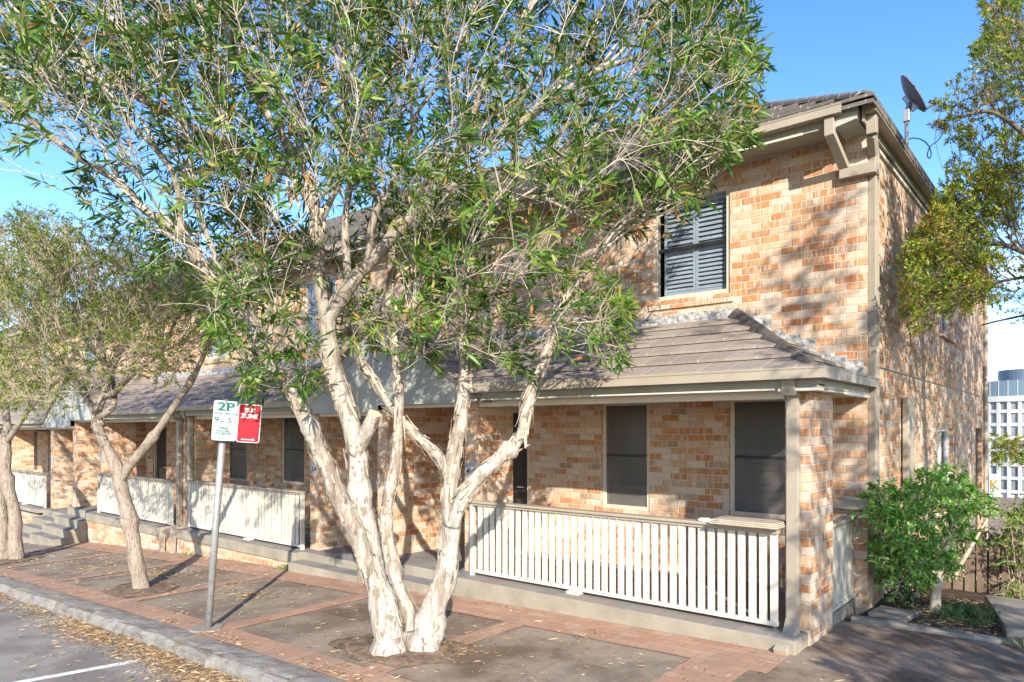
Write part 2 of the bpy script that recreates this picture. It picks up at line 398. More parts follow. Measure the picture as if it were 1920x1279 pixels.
# ------------------------------------------------------------------ ground
def zg(x):
    t = -(x + 2)
    if t < 0: return -.0216 * t if t > -10 else .216
    if t < 22: return -(.0216 * t + .00133 * t * t)
    return -(.0216 * 22 + .00133 * 484) - (t - 22) * .08
def sheet(name, mat, x0, x1, y0, y1, dz=0., step=.6, wav=0.):
    n = max(1, int(abs(x1 - x0) / step)); b = MB(); ny = 1 if not wav else max(1, int((y1 - y0) / step))
    vs = []; fs = []
    for i in range(n + 1):
        x = x0 + (x1 - x0) * i / n
        for j in range(ny + 1):
            y = y0 + (y1 - y0) * j / ny
            vs.append((x, y, zg(x) + dz + (noise.noise(Vector((x * .7, y * .7, 3))) * wav if wav else 0)))
    k = ny + 1
    for i in range(n):
        for j in range(ny): fs.append((i * k + j, (i + 1) * k + j, (i + 1) * k + j + 1, i * k + j + 1))
    b.add(vs, fs); return struct(b.build(name, mat, smooth=True))
sheet('road', 'asphalt', -70, 45, -9, 3.36, -.15)
sheet('footpath', 'path', -70, -2.3, 3.3, 8.2, -.006)
sheet('driveway', 'drive', -2.32, 9, 3.3, 7.86, 0.0)
for i, (a, b, c, d) in enumerate([(-70, -2.3, 3.56, 3.88)]): sheet('paving_band', 'paver2', a, b, c, d, .004)
sheet('paving_band', 'paver', -70, -2.05, 5.76, 6.45, .004)
for x in (-12.45, -9.72, -7.22, -4.75, -15.2, -17.8, -20.4): sheet('paving_band', 'paver2', x - .13, x + .13, 3.88, 5.76, .003, .1)
sheet('paving_band', 'paver', -2.72, -2.2, 3.56, 5.76, .0045, .2)
sheet('asphalt_patch', 'drive', -4.55, -3.62, 3.9, 5.5, .0025, .2)
sheet('asphalt_patch', 'drive', -7.0, -5.6, 4.9, 5.7, .0025, .2)
for (x, y, r) in ((-5.1, 4.45, .62), (-10.42, 4.29, .55), (-16.5, 4.3, .6)):
    b = MB(); n = 40; vs = [(x, y, zg(x) + .03)]
    for ring_, (k, dz_) in enumerate(((.5, .028), (1, .0065))):
        for i in range(n):
            th = 2 * math.pi * i / n; rr = r * k * (1 + .3 * noise.noise(Vector((math.cos(th) * 1.7, math.sin(th) * 1.7, x)))); xx = x + rr * math.cos(th) * 1.15; vs.append((xx, y + rr * math.sin(th) * .85, zg(xx) + dz_))
    b.add(vs, [(0, 1 + i, 1 + (i + 1) % n) for i in range(n)] + [(1 + i, 41 + i, 41 + (i + 1) % n, 1 + (i + 1) % n) for i in range(n)]); struct(b.build('ground_soil', 'mulch', smooth=True))
# parking bay line on the road
b = MB()
lx = lambda y: -7.57 + (y - 1.98) * .26
b.poly([(lx(-2) - .05, -2, zg(lx(-2)) - .144), (lx(-2) + .05, -2, zg(lx(-2)) - .144), (lx(3) + .05, 3.0, zg(lx(3)) - .144), (lx(3) - .05, 3.0, zg(lx(3)) - .144)])
struct(b.build('road_marking', 'line'))
# kerb of split stone blocks
b = MB(); x = -60.
while x < 6:
    L = random.uniform(.75, 1.25); x1 = x + L - .012; nseg = 9
    prof = [(3.24, -.3), (3.25, -.1), (3.262, -.03), (3.29, -.004), (3.36, .004), (3.46, .004), (3.55, .0), (3.56, -.05), (3.56, -.3)]
    o = len(b.v); k = len(prof); jy = random.uniform(-.012, .012); jz = random.uniform(-.008, .006)
    for i in range(nseg + 1):
        xx = x + (x1 - x) * i / nseg
        for (py, pz) in prof:
            q = Vector((xx * 4, py * 9, pz * 9)); am = .027 if py < 3.5 else .006
            ex = .02 if i in (0, nseg) and py < 3.4 else 0
            b.v.append((xx, py + jy + ex + noise.noise(q) * am * 1.6 + noise.noise(q * 3.1) * am * .9, zg(xx) + pz + jz - ex * .4 + noise.noise(q + Vector((9, 0, 0))) * am * .7))
    for i in range(nseg):
        for j in range(k - 1): b.f.append((o + i * k + j, o + (i + 1) * k + j, o + (i + 1) * k + j + 1, o + i * k + j + 1))
    b.f.append(tuple(o + j for j in range(k))); b.f.append(tuple(o + nseg * k + j for j in range(k))[::-1])
    x += L
struct(b.build('kerb', 'kerb'))
# terrain: one sheet to the horizon, dropping away behind the row towards the town
def ter(x, y):
    base = zg(max(-45, min(20, x))) - .22
    if -10 < y < 3.4: base -= .12
    if y > 10: base -= 15.5 * (1 - math.exp(-((y - 10) / 45.) ** 1.3)) if y < 400 else 15.5
    if y < -10: base += .3
    return base
xs = [-1500, -700, -350, -180, -100, -70] + list(np.arange(-60, 40, 4.)) + [45, 60, 90, 160, 320, 700, 1500]
ys = [-900, -300, -100, -40, -20, -10.01, -9.9, 3.4, 3.45, 6, 8, 10, 12, 14, 17, 20, 24, 28, 34, 40, 50, 62, 80, 100, 130, 170, 230, 320, 500, 900, 1800]
b = MB(); k = len(ys)
b.add([(x, y, ter(x, y)) for x in xs for y in ys], [(i * k + j, (i + 1) * k + j, (i + 1) * k + j + 1, i * k + j + 1) for i in range(len(xs) - 1) for j in range(k - 1)])
struct(b.build('ground', 'ground', smooth=True))
# planted yard beside the end house
b = MB(); vs = []; fs = []
gx = np.linspace(-1.9, 6, 34); gy = np.linspace(7.93, 13, 26)
for xx in gx:
    for yy in gy: vs.append((xx, yy, .02 + noise.noise(Vector((xx * 2, yy * 2, 0))) * .05 - max(0, yy - 9.5) * .10))
for i in range(len(gx) - 1):
    for j in range(len(gy) - 1): fs.append((i * 26 + j, (i + 1) * 26 + j, (i + 1) * 26 + j + 1, i * 26 + j + 1))
b.add(vs, fs); struct(b.build('garden_bed', 'soil', smooth=True))
b = MB(); b.hexa([(-1.93, 7.86, -.1), (5, 7.80, -.1), (5, 7.92, -.1), (-1.93, 7.98, -.1)], [(-1.93, 7.86, .055), (5, 7.80, .09), (5, 7.92, .09), (-1.93, 7.98, .055)])
struct(b.build('garden_kerb', 'concrete', bevel=.012))
b = MB(); b.hexa([(-1.82, 8.1, 0), (-1.45, 8.06, 0), (-1.4, 8.42, 0), (-1.78, 8.5, 0)], [(-1.82, 8.1, .075), (-1.45, 8.06, .085), (-1.4, 8.42, .085), (-1.78, 8.5, .075)])
tag(b.build('stepping_stone', 'concrete', bevel=.01), 'square grey paving stone at the house corner beside the garden kerb', 'paver')
b = MB(); b.hexa([(-.62, 8.15, 0), (.9, 7.98, 0), (1.2, 9.6, 0), (-.95, 9.75, 0)], [(-.62, 8.15, .11), (.9, 7.98, .13), (1.2, 9.6, .1), (-.95, 9.75, .09)])
struct(b.build('garden_path', 'concrete', bevel=.012))

# ------------------------------------------------------------------ the row of brick houses
YW = 8.45; W = 6.15
def rows_wall(b, axis, r, holes, a0, a1):
    """wall with openings: r=(u0,u1,z0,z1); a0..a1 its thickness on the other axis"""
    us = sorted({r[0], r[1], *[h[0] for h in holes], *[h[1] for h in holes]}); zs = sorted({r[2], r[3], *[h[2] for h in holes], *[h[3] for h in holes]})
    for j in range(len(zs) - 1):
        run = None
        for i in range(len(us)):
            solid = i < len(us) - 1 and not any(h[0] <= us[i] < h[1] and h[2] <= zs[j] < h[3] for h in holes)
            if solid and run is None: run = us[i]
            if not solid and run is not None:
                (b.box(run, us[i], a0, a1, zs[j], zs[j + 1]) if axis == 'x' else b.box(a0, a1, run, us[i], zs[j], zs[j + 1])); run = None
    return b

def window_unit(h, xa, xb, z0, z1, kind, Y=YW):
    x0, x1 = min(xa, xb), max(xa, xb); t = .055; Yf = Y + .025
    b = MB(); b.box(x0, x0 + t, Yf, Yf + .09, z0, z1); b.box(x1 - t, x1, Yf, Yf + .09, z0, z1); b.box(x0 + t, x1 - t, Yf, Yf + .09, z1 - t, z1); b.box(x0 + t, x1 - t, Yf, Yf + .09, z0, z0 + t)
    win = b.build('window', 'trim', h, bevel=.004)
    i0, i1, k0, k1 = x0 + t, x1 - t, z0 + t, z1 - t; zm = (k0 + k1) / 2
    if kind == 'screen':
        MB().box(i0, i1, Yf + .03, Yf + .038, k0, k1).build('pane', 'screen', win)
        MB().box(i0, i1, Yf + .018, Yf + .028, zm - .018, zm + .018).build('meeting_rail', 'door', win)
    else:
        MB().box(i0, i1, Yf + .02, Yf + .026, k0, k1).build('pane', 'glass', win)
        MB().box(i0, i1, Yf + .03, Yf + .06, zm - .022, zm + .022).build('meeting_rail', 'door', win)
        w2 = (i1 - i0 - .07) / 2
        for a in (i0 + .06, i0 + .065 + w2):
            s_ = MB(); e = .035
            s_.box(a, a + e, Yf + .09, Yf + .115, k0, k1); s_.box(a + w2 - e, a + w2, Yf + .09, Yf + .115, k0, k1)
            for zz in (k0, zm - .06, k1 - .06): s_.box(a + e, a + w2 - e, Yf + .092, Yf + .113, zz, zz + .06)
            nsl = 9
            for (q0, q1) in ((k0 + .06, zm - .06), (zm, k1 - .06)):
                for i in range(nsl):
                    zc = q0 + (q1 - q0) * (i + .5) / nsl; hh = (q1 - q0) / nsl * .46
                    s_.hexa([(a + e, Yf + .085, zc - hh), (a + w2 - e, Yf + .085, zc - hh), (a + w2 - e, Yf + .125, zc + hh * .8), (a + e, Yf + .125, zc + hh * .8)],
                            [(a + e, Yf + .085, zc - hh + .012), (a + w2 - e, Yf + .085, zc - hh + .012), (a + w2 - e, Yf + .125, zc + hh * .8 + .012), (a + e, Yf + .125, zc + hh * .8 + .012)])
            s_.build('shutter', 'shutter', win)
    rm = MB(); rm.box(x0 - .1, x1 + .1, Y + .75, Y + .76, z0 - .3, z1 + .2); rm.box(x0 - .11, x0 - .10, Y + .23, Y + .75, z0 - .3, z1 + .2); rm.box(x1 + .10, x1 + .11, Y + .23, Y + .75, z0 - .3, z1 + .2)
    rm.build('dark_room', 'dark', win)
    return win

def caps(b, p0, p1, r, L=.36, flat=False):
    p0, p1 = Vector(p0), Vector(p1); d = (p1 - p0); n = int(d.length / L); d.normalize(); up = Vector((0, 0, 1)); sd = d.cross(up).normalized(); nn = sd.cross(d)
    prof = [(-1, -.42), (-.5, .30), (-.12, .60), (.12, .60), (.5, .30), (1, -.42)] if flat else [(math.cos(math.pi * k / 6), math.sin(math.pi * k / 6) * .62) for k in range(7)]
    K = len(prof)
    for i in range(n + 1):
        a = p0 + d * (L * i); c = a + d * (L + .05); vs = []
        for (p, lift, rr) in ((a, .016, r * 1.04), (c, .012, r * .94)):
            vs += [p + sd * (x * rr) + nn * (y * rr + lift - .045) for x, y in prof]
            vs += [p + sd * (x * rr * .82) + nn * (y * rr * .78 + lift - .055) for x, y in prof[::-1]]
        o = len(b.v); b.v += [tuple(v) for v in vs]; m = 2 * K
        for k in range(m):
            k2 = (k + 1) % m; b.f.append((o + k, o + k2, o + m + k2, o + m + k))
        for e in (o, o + m):
            for k in range(K - 1): q = (e + k, e + k + 1, e + m - 2 - k, e + m - 1 - k); b.f.append(q[::-1] if e == o else q)
    return b

def courses(b, n, edge, th=.03, gap=.02):
    """stepped tile courses over a base; edge(t) gives the two ends (3-D points) of the roof plane at fraction t up the slope"""
    up = Vector((0, 0, 1)); a0, a1 = edge(0); c0, c1 = edge(1)
    b.hexa([p - up * .05 for p in (a0, a1, c1, c0)], [p - up * .012 for p in (a0, a1, c1, c0)])
    for i in range(n):
        a0, a1 = edge(i / n); c0, c1 = edge((i + 1.14) / n if i < n - 1 else 1)
        b.hexa([a0 + up * gap, a1 + up * gap, c1 - up * .008, c0 - up * .008], [a0 + up * (gap + th), a1 + up * (gap + th), c1 + up * .004, c0 + up * .004])
    return b

def gutter(b, pts, inward):
    """quad gutter: box channel with a rolled lip"""
    b.pipe(pts, .088, .115)
    return b

BAL = None
def house(idx, x0, mir, dz, end, label, plate, detail=True):
    X = lambda q: x0 + mir * q
    h = thing('terrace_house', label, 'house', (X(3), YW, zg(X(3))), 'brick terrace houses along the footpath')
    up = (X(2.64), X(1.57), 3.72, 5.07); w2 = (X(3.45), X(2.69), .89 + dz, 2.39 + dz); w3 = (X(1.58), X(.70), .93 + dz, 2.40 + dz); dr = (X(5.58), X(4.77), .1 + dz, 2.32 + dz)
    holes = [(min(a, b_), max(a, b_), c, d) for a, b_, c, d in (up, w2, w3, dr)]
    b = rows_wall(MB(), 'x', (min(X(0), X(W)), max(X(0), X(W)), -1.6, 5.34), holes, YW, YW + .23)
    if end: # the lower storey stops at the corner; side wall with its openings
        rows_wall(b, 'y', (YW + .23, 19.4, -2.5, 5.34), [(13.3, 14.62, 3.62, 4.75), (13.05, 14.7, .7, 2.02), (17.86, 19.0, -.6, 2.02)], X(0) - .23, X(0))
        b.box(-9, X(0) - .23, 19.17, 19.4, -2.5, 5.34)
    b.build('wall', 'brick', h)
    window_unit(h, up[0], up[1], up[2], up[3], 'shutter'); wa = window_unit(h, w2[0], w2[1], w2[2], w2[3], 'screen'); wb = window_unit(h, w3[0], w3[1], w3[2], w3[3], 'screen')
    bl = MB(); bl.box(X(2.74), X(3.38), YW + .16, YW + .17, w2[2] + .05, w2[2] + .33); bl.build('blind', 'cream', wa)
    bl = MB()
    for i in range(9): bl.hexa([(X(q), YW + y, w3[2] + .06 + i * .085 + k) for q, y, k in ((1.42, .16, 0), (1.04, .16, 0), (1.04, .20, .03), (1.42, .20, .03))], [(X(q), YW + y, w3[2] + .075 + i * .085 + k) for q, y, k in ((1.42, .16, 0), (1.04, .16, 0), (1.04, .20, .055), (1.42, .20, .055))])
    bl.build('blind', 'cream', wb)
    # soldier sill under the upper window
    b = MB(); n = 14
    for i in range(n):
        a = X(1.52) + (X(2.69) - X(1.52)) * i / n; c = X(1.52) + (X(2.69) - X(1.52)) * (i + .93) / n; j = random.uniform(-.004, .004)
        b.hexa([(min(a, c), YW - .03 + j, 3.60), (max(a, c), YW - .03 + j, 3.60), (max(a, c), YW + .05, 3.60), (min(a, c), YW + .05, 3.60)],
               [(min(a, c), YW - .035 + j, 3.695), (max(a, c), YW - .035 + j, 3.695), (max(a, c), YW + .05, 3.715), (min(a, c), YW + .05, 3.715)])
    b.build('brick_sill', 'brick', h)
    # front door
    xa, xb = min(dr[0], dr[1]), max(dr[0], dr[1])
    b = MB(); b.box(xa, xa + .05, YW + .03, YW + .14, dr[2], dr[3]); b.box(xb - .05, xb, YW + .03, YW + .14, dr[2], dr[3]); b.box(xa + .05, xb - .05, YW + .03, YW + .14, dr[3] - .06, dr[3])
    d = b.build('door', 'trim', h)
    b = MB(); b.box(xa + .05, xb - .05, YW + .09, YW + .125, dr[2], dr[3] - .06)
    for zz in (.25, 1.05): b.box(xa + .16, xb - .16, YW + .078, YW + .092, dr[2] + zz, dr[2] + zz + .65)
    b.build('leaf_panel', 'door', d)
    MB().tube([(xb - .14, YW + .09, dr[2] + 1.0), (xb - .14, YW + .03, dr[2] + 1.0), (xb - .25, YW + .03, dr[2] + 1.0)], .012, 8).build('handle', 'galv', d)
    # nib walls, party wall
    for qa, qb in ((.10, .33), (4.28, 4.51)): MB().box(X(qa), X(qb), 6.75, 7.48, -1.4, 2.36 + dz).build('porch_pier', 'brick', h)
    MB().box(X(W - .115), X(W), 6.72, YW, -1.4, 2.40 + dz).build('dividing_wall', 'brick', h)
    # slab and its brick base, steps
    z1 = .12 + dz; g0 = zg(X(3))
    b = MB(); b.box(X(.12), X(4.40), 6.38, YW, max(z1 - .17, -.3) if idx else -.35, z1); b.box(X(4.40), X(W - .115), 6.52, YW, z1 - .17, z1)
    gs = zg(X(5.2)); nst = max(1, round((z1 - gs) / .17) - 1)
    for i in range(nst):
        zt = gs + (z1 - gs) * (i + 1) / (nst + 1); yo = 6.52 - .27 * (nst - i)
        b.box(X(4.41), X(W - .02), yo, 6.515 if i == nst - 1 else yo + .29, gs - .3, zt)
    b.build('porch_slab', 'slab_edge', h, bevel=.008)
    b = MB(); b.box(X(.14), X(4.39), 6.39, YW - .003, z1, z1 + .006); b.box(X(4.39), X(W - .117), 6.53, YW - .003, z1, z1 + .006)
    for i in range(nst):
        zt = gs + (z1 - gs) * (i + 1) / (nst + 1); yo = 6.52 - .27 * (nst - i); b.box(X(4.42), X(W - .03), yo + .01, yo + .265, zt, zt + .005)
    b.build('floor_tiles', 'tile', h)
    if idx:
        b = MB(); b.box(X(.02), X(4.40), 6.42, 8.4, -1.7, z1 - .172); b.box(X(4.40), X(W - .12), 6.56, 8.4, -1.7, z1 - .172); b.build('porch_base', 'brick', h)
    # porch ceiling, beam, fascia, trim
    e0 = -.02 if end else 0.
    MB().box(X(e0), X(W), 6.88, YW, 2.362 + dz, 2.38 + dz).build('porch_ceiling', 'ceiling', h)
    b = MB(); b.box(X(.34), X(4.27), 6.765, 6.88, 2.30 + dz, 2.40 + dz); b.box(X(4.52), X(W - .12), 6.765, 6.88, 2.31 + dz, 2.40 + dz); b.build('porch_beam', 'ceiling', h)
    b = MB(); b.box(X(-.02), X(4.22), 6.56, 6.60, 2.39 + dz, 2.50 + dz); b.box(X(-.02), X(4.22), 6.60, 6.765, 2.405 + dz, 2.42 + dz)
    if end: b.box(X(-.02), X(.02), 6.60, YW, 2.385 + dz, 2.50 + dz); b.box(X(.02), X(.10), 6.88, YW, 2.37 + dz, 2.40 + dz)
    b.build('porch_fascia', 'taupe_shade', h)
    b = MB(); b.box(X(.36), X(4.22), 6.545, 6.60, 2.372 + dz, 2.388 + dz)
    if end: b.box(X(-.03), X(.06), 7.5, YW - .02, 2.352 + dz, 2.384 + dz); b.box(X(-.025), X(.33), 6.55, 6.74, 2.36 + dz, 2.386 + dz)
    b.build('porch_trim', 'cream', h)
    # porch gutter
    pts = [(X(4.24), 6.49, 2.51 + dz), (X(-.055), 6.49, 2.51 + dz)] + ([(X(-.055), YW - .01, 2.51 + dz)] if end else [])
    gt = gutter(MB(), pts, 1)
    lip = [Vector(p) + Vector((0, -.055, .046)) for p in pts[:2]]
    if end: lip[1].x += .055; lip.append(Vector((X(-.055) + .055, YW - .01, 2.556 + dz)))
    gt.tube(lip, .011, 6); gt.build('porch_gutter', 'taupe', h)
    # porch roof
    zr0, zr1 = 2.53 + dz, 3.40 + dz * .5
    hipq = 1.5 if end else 0.
    def edge(t):
        y = 6.44 + (YW - 6.44) * t; z = zr0 + (zr1 - zr0) * t
        return Vector((X(-.04 + (hipq + .04) * t if end else 0), y, z)), Vector((X(4.16 + 1.45 * t), y, z))
    b = courses(MB(), 6, edge)
    if end:
        def edge2(t):
            z = zr0 + (zr1 - zr0) * t; q = -.04 + (hipq + .04) * t
            return Vector((X(q), 6.44 + (YW - 6.44) * t, z)), Vector((X(q), YW, z))
        courses(b, 6, edge2)
    b.build('porch_roof', 'porch_tile', h)
    if end:
        caps(MB(), (X(.0), 6.50, zr0 + .05), (X(hipq - .12), YW - .12, zr1 + .02), .105, .40, True).build('hip_capping', 'hip', h)
    b = MB()   # painted flashing along the wall
    b.box(X(hipq), X(5.6), YW - .014, YW - .002, zr1 - .02, zr1 + .12)
    if end:
        n = 9
        for i in range(n):
            t0 = i / n; q1 = hipq + .06 - (hipq + .02) * t0; q0 = hipq + .06 - (hipq + .02) * (i + 1) / n; zc = zr1 - (zr1 - zr0) * (i + .5) / n
            b.box(X(q0), X(q1), YW - .012 - .001 * (i % 2), YW - .002, zc - .02, zc + .13 + .035 * (i % 3))
    b.build('flashing', 'flash', h)
    # gable over the paired entries
    zf, za = 2.43 + dz, 3.64 + dz * .7; q0, q1 = 4.16, W
    b = MB(); b.prism([(X(q0), 6.60, zf - .05), (X(q1), 6.60, zf - .05), (X(q1), 6.60, za), (X(q0), 6.60, zf + .02)], (0, .03, 0))
    b.box(X(q0), X(q1) - mir * .004, 6.595, 6.765, zf - .075, zf - .052)
    ped = b.build('entry_gable', 'sheet', h)
    b = MB(); dn = .20
    b.prism([(X(q0 - .1), 6.585, zf - .03), (X(q0 + .18), 6.585, zf - .03), (X(q1), 6.585, za - dn - .03), (X(q1), 6.585, za + .02)], (0, .0145, 0)); b.build('bargeboard', 'sheet', ped)
    def edge3(t): q = q0 - .12 + (q1 - q0 + .12) * t; z = zf - .03 + (za + .03 - zf) * t; return Vector((X(q), 6.545, z)), Vector((X(q), YW, z))
    courses(MB(), 7, edge3).build('gable_roof', 'porch_tile', h)
    # main roof, eaves, gutter
    sl_ = math.tan(R(30)); xe = -.18 if end else 0.
    def edge4(t): y = 7.90 + 6.0 * t; z = 5.43 + 6.0 * t * sl_; return Vector((X(xe + 6.0 * t) if end else X(0), y, z)), Vector((X(W), y, z))
    b = courses(MB(), 21, edge4, .035)
    if end:
        def edge5(t): z = 5.43 + 6.0 * t * sl_; return Vector((X(xe + 6 * t), 7.9 + 6.0 * t, z)), Vector((X(xe + 6 * t), 19.7 - 5.8 * t, z))
        courses(b, 21, edge5, .035)
    b.build('roof', 'roof', h)
    if end: caps(MB(), (X(xe + .1), 8.0, 5.52), (X(xe + 5.9), 13.8, 5.46 + 5.9 * sl_), .115, .34).build('ridge_capping', 'roof', h)
    pts = [(X(W), 7.94, 5.405), (X(.13 if end else 0), 7.94, 5.405)]
    b = gutter(MB(), pts, 1); b.tube([Vector(p) + Vector((0, -.055, .046)) for p in pts], .011, 6)
    if end:
        p2 = [(X(-.115), 8.06, 5.405), (X(-.115), 19.6, 5.405)]
        b.pipe(p2, .088, .115); b.tube([Vector(p) + Vector((.055, 0, .046)) for p in p2], .011, 6)
    b.build('gutter', 'taupe', h)
    b = MB(); b.box(X(W), X(.22 if end else 0), 8.0, 8.03, 5.27, 5.44); b.box(X(W), X(.22 if end else 0), 8.03, YW, 5.30, 5.32)
    if end: b.box(X(0) + .035, X(0) + .055, 8.06, 19.5, 5.27, 5.44); b.box(X(0), X(0) + .035, 8.5, 19.4, 5.285, 5.30)
    b.build('fascia', 'taupe_shade', h)
    b = MB(); b.box(X(W), X(.55 if end else 0), 7.985, 8.0, 5.26, 5.285)
    if end: b.box(X(0) + .001, X(0) + .03, 8.62, 19.4, 5.2, 5.24)
    b.build('eave_trim', 'cream', h)
    if end:
        b = MB(); b.prism([(X(.22), 7.99, 5.25), (X(.22), 7.99, 5.50), (X(.02), 7.99, 5.50), (X(-.01), 7.99, 5.40), (X(.0), 7.99, 5.29)], (0, YW - 7.99, 0)); b.build('boxed_eave', 'sheet', h, bevel=.004)
    # downpipes
    b = MB(); qx = .235
    b.pipe([(X(qx), 6.56, 2.50 + dz), (X(qx), 6.60, 2.33 + dz)], .125, .10, (1, 0, 0))
    b.box(X(qx - .055), X(qx + .055), 6.65, 6.735, .16 + dz if not idx else .1 + dz, 2.36 + dz)
    if not idx:
        b.pipe([(X(qx), 6.69, .22), (X(qx), 6.60, .10), (X(qx), 6.33, -.0)], .12, .10, (1, 0, 0))
    else:
        b.pipe([(X(qx), 6.69, .14 + dz), (X(qx), 6.36, .12 + dz), (X(qx), 6.33, zg(X(qx)) - .1)], .11, .08, (1, 0, 0))
    b.build('downpipe', 'taupe', h, bevel=.006)
    if end:
        b = MB()
        b.pipe([(-2.16, 7.96, 5.36), (-2.16, 7.97, 5.19), (-2.12, 8.40, 4.93)], .10, .08, (1, 0, 0))
        b.pipe([(-2.17, 8.40, 4.87), (-1.845, 8.40, 4.87), (-1.845, 8.53, 4.87)], .12, .095)
        b.pipe([(-1.80, 8.20, 5.36), (-1.80, 8.22, 5.17)], .10, .10)
        b.pipe([(-1.81, 8.24, 5.18), (-1.85, 8.52, 5.05), (-1.85, 8.52, 1.17)], .10, .082, (0, 1, 0))
        b.build('downpipe', 'taupe', h, bevel=.006)
        b = MB(); b.pipe([(-2.32, 8.39, 1.17), (-1.83, 8.39, 1.17), (-1.83, 10.45, 1.22)], .10, .11); b.pipe([(-1.845, 10.42, 1.2), (-1.845, 10.42, 2.42)], .42, .07, (0, 1, 0))
        b.build('waste_pipe', 'taupe', h, bevel=.006)
        # side wall: joint with its shadow gap painted as a dark strip, windows and door
        MB().box(X(0) - .01, X(0) + .004, 8.62, 18.6, 2.715, 2.74).build('joint_shadow_line', 'door', h)
        for (ya, yb, za_, zb_) in ((13.3, 14.62, 3.62, 4.75), (13.05, 14.7, .7, 2.02)):
            b = MB(); t = .05; xx0, xx1 = X(0) - .13, X(0) - .06
            b.box(xx0, xx1, ya, ya + t, za_, zb_); b.box(xx0, xx1, yb - t, yb, za_, zb_); b.box(xx0, xx1, ya + t, yb - t, zb_ - t, zb_); b.box(xx0, xx1, ya + t, yb - t, za_, za_ + t); b.box(xx0 + .01, xx1 - .01, (ya + yb) / 2 - .02, (ya + yb) / 2 + .02, za_ + t, zb_ - t)
            wn = b.build('window', 'white', h)
            MB().box(xx0 + .02, xx0 + .026, ya + t, yb - t, za_ + t, zb_ - t).build('pane', 'glass', wn)
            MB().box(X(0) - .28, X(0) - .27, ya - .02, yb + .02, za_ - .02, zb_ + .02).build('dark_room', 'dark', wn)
            MB().box(X(0) - .05, X(0) + .05, ya - .04, yb + .04, za_ - .09, za_ - .004).build('sill', 'brick', wn)
        MB().box(X(0) - .12, X(0) - .08, 17.86, 19.0, -.6, 2.02).build('side_door', 'door', h)
        b = MB(); b.tube([(X(0) + .04, 19.33, -2), (X(0) + .04, 19.33, 5.3)], .045, 10); b.build('downpipe', 'taupe', h)
        # side balustrade between pier and wall
        b = MB(); b.box(-2.10, -1.99, 7.48, YW, 1.02, 1.055); b.box(-2.06, -2.02, 7.48, YW, .985, 1.02)
        sb = b.build('side_balustrade', 'taupe', h, bevel=.004)
        MB().box(-2.065, -2.015, 7.48, YW - .005, .15, .19).build('bottom_rail', 'cream', sb)
        for i in range(9):
            y = 7.50 + i * .104; MB().box(-2.05, -2.03, y, y + .07, .19, .985).build('picket', 'cream', sb)
    # balustrade
    if detail:
        zt = 1.09 + dz
        b = MB(); b.box(X(.34), X(4.27), 6.555, 6.685, zt - .03, zt); b.box(X(.34), X(4.27), 6.58, 6.66, zt - .062, zt - .03)
        bal = b.build('balustrade', 'taupe', h, bevel=.006)
        MB().box(X(.35), X(4.26), 6.595, 6.645, .165 + dz, .205 + dz).build('bottom_rail', 'cream', bal, bevel=.004)
        MB().box(X(4.225), X(4.27), 6.59, 6.65, .126 + dz, zt - .064).build('end_post', 'cream', bal)
        MB().box(X(2.72), X(2.55), 6.53, 6.66, .127 + dz, .163 + dz).build('foot_block', 'cream', bal, bevel=.008)
        np_ = 37; pitch = 3.83 / np_; me = None
        for i in range(np_):
            if me is None:
                o = MB().box(-.0345, .0345, -.009, .009, .205, 1.028).build('picket', 'cream', bal); me = o.data
            else:
                o = o.copy(); COL.objects.link(o)
            o.location = (X(.385 + i * pitch), 6.617 + random.uniform(-.002, .002), dz); o.rotation_euler = (random.uniform(-.003, .003), random.uniform(-.004, .004), 0)
    if plate is not None:
        qp = 4.40; zc = 1.45 + dz
        b = MB(); b.box(X(qp) - .085, X(qp) + .085, 6.737, 6.748, zc - .115, zc + .115); pl = b.build('number_plate', 'plate', h, bevel=.003)
        if plate: text('numerals', plate, .115, 'ink', pl, Matrix.Translation((X(qp), 6.7355, zc)) @ Matrix.Rotation(R(90), 4, 'X'), .001, .001)
    return h

house(0, -1.9, -1, 0., True, 'end brick terrace house with a hipped porch roof and a long side wall', '4/4')
house(1, -14.2, 1, -.10, False, 'brick terrace house directly behind the parking sign pole', '3/4')
house(2, -14.2, -1, -.14, False, 'brick terrace house behind the forked slender tree', '')
house(3, -26.5, 1, -.32, False, 'brick terrace house half hidden behind the thick trunk at the far left', '')
house(4, -26.5, -1, -.45, False, 'farthest but one brick terrace house up the footpath', None, False)
house(5, -38.8, 1, -.6, False, 'farthest brick terrace house of the row', None, False)
# folded mat over the balustrade, small pebble-white dish at its end
b = MB()
for i in range(3): b.box(-2.86 + .01 * i, -2.20 - .008 * i, 6.44 + .012 * i, 6.80 - .008 * i, 1.094 + .016 * i, 1.109 + .016 * i)
tag(b.build('folded_mat', 'mat', bevel=.006), 'tan folded mat laid over the right end of the near balustrade', 'mat')
b = MB(); b.tube([(-2.98, 6.62, 1.09), (-2.98, 6.62, 1.105), (-2.98, 6.62, 1.12)], [.065, .075, .05], 14)
tag(b.build('bowl', 'white', smooth=True), 'small white upturned bowl on the balustrade beside the tan mat', 'bowl')

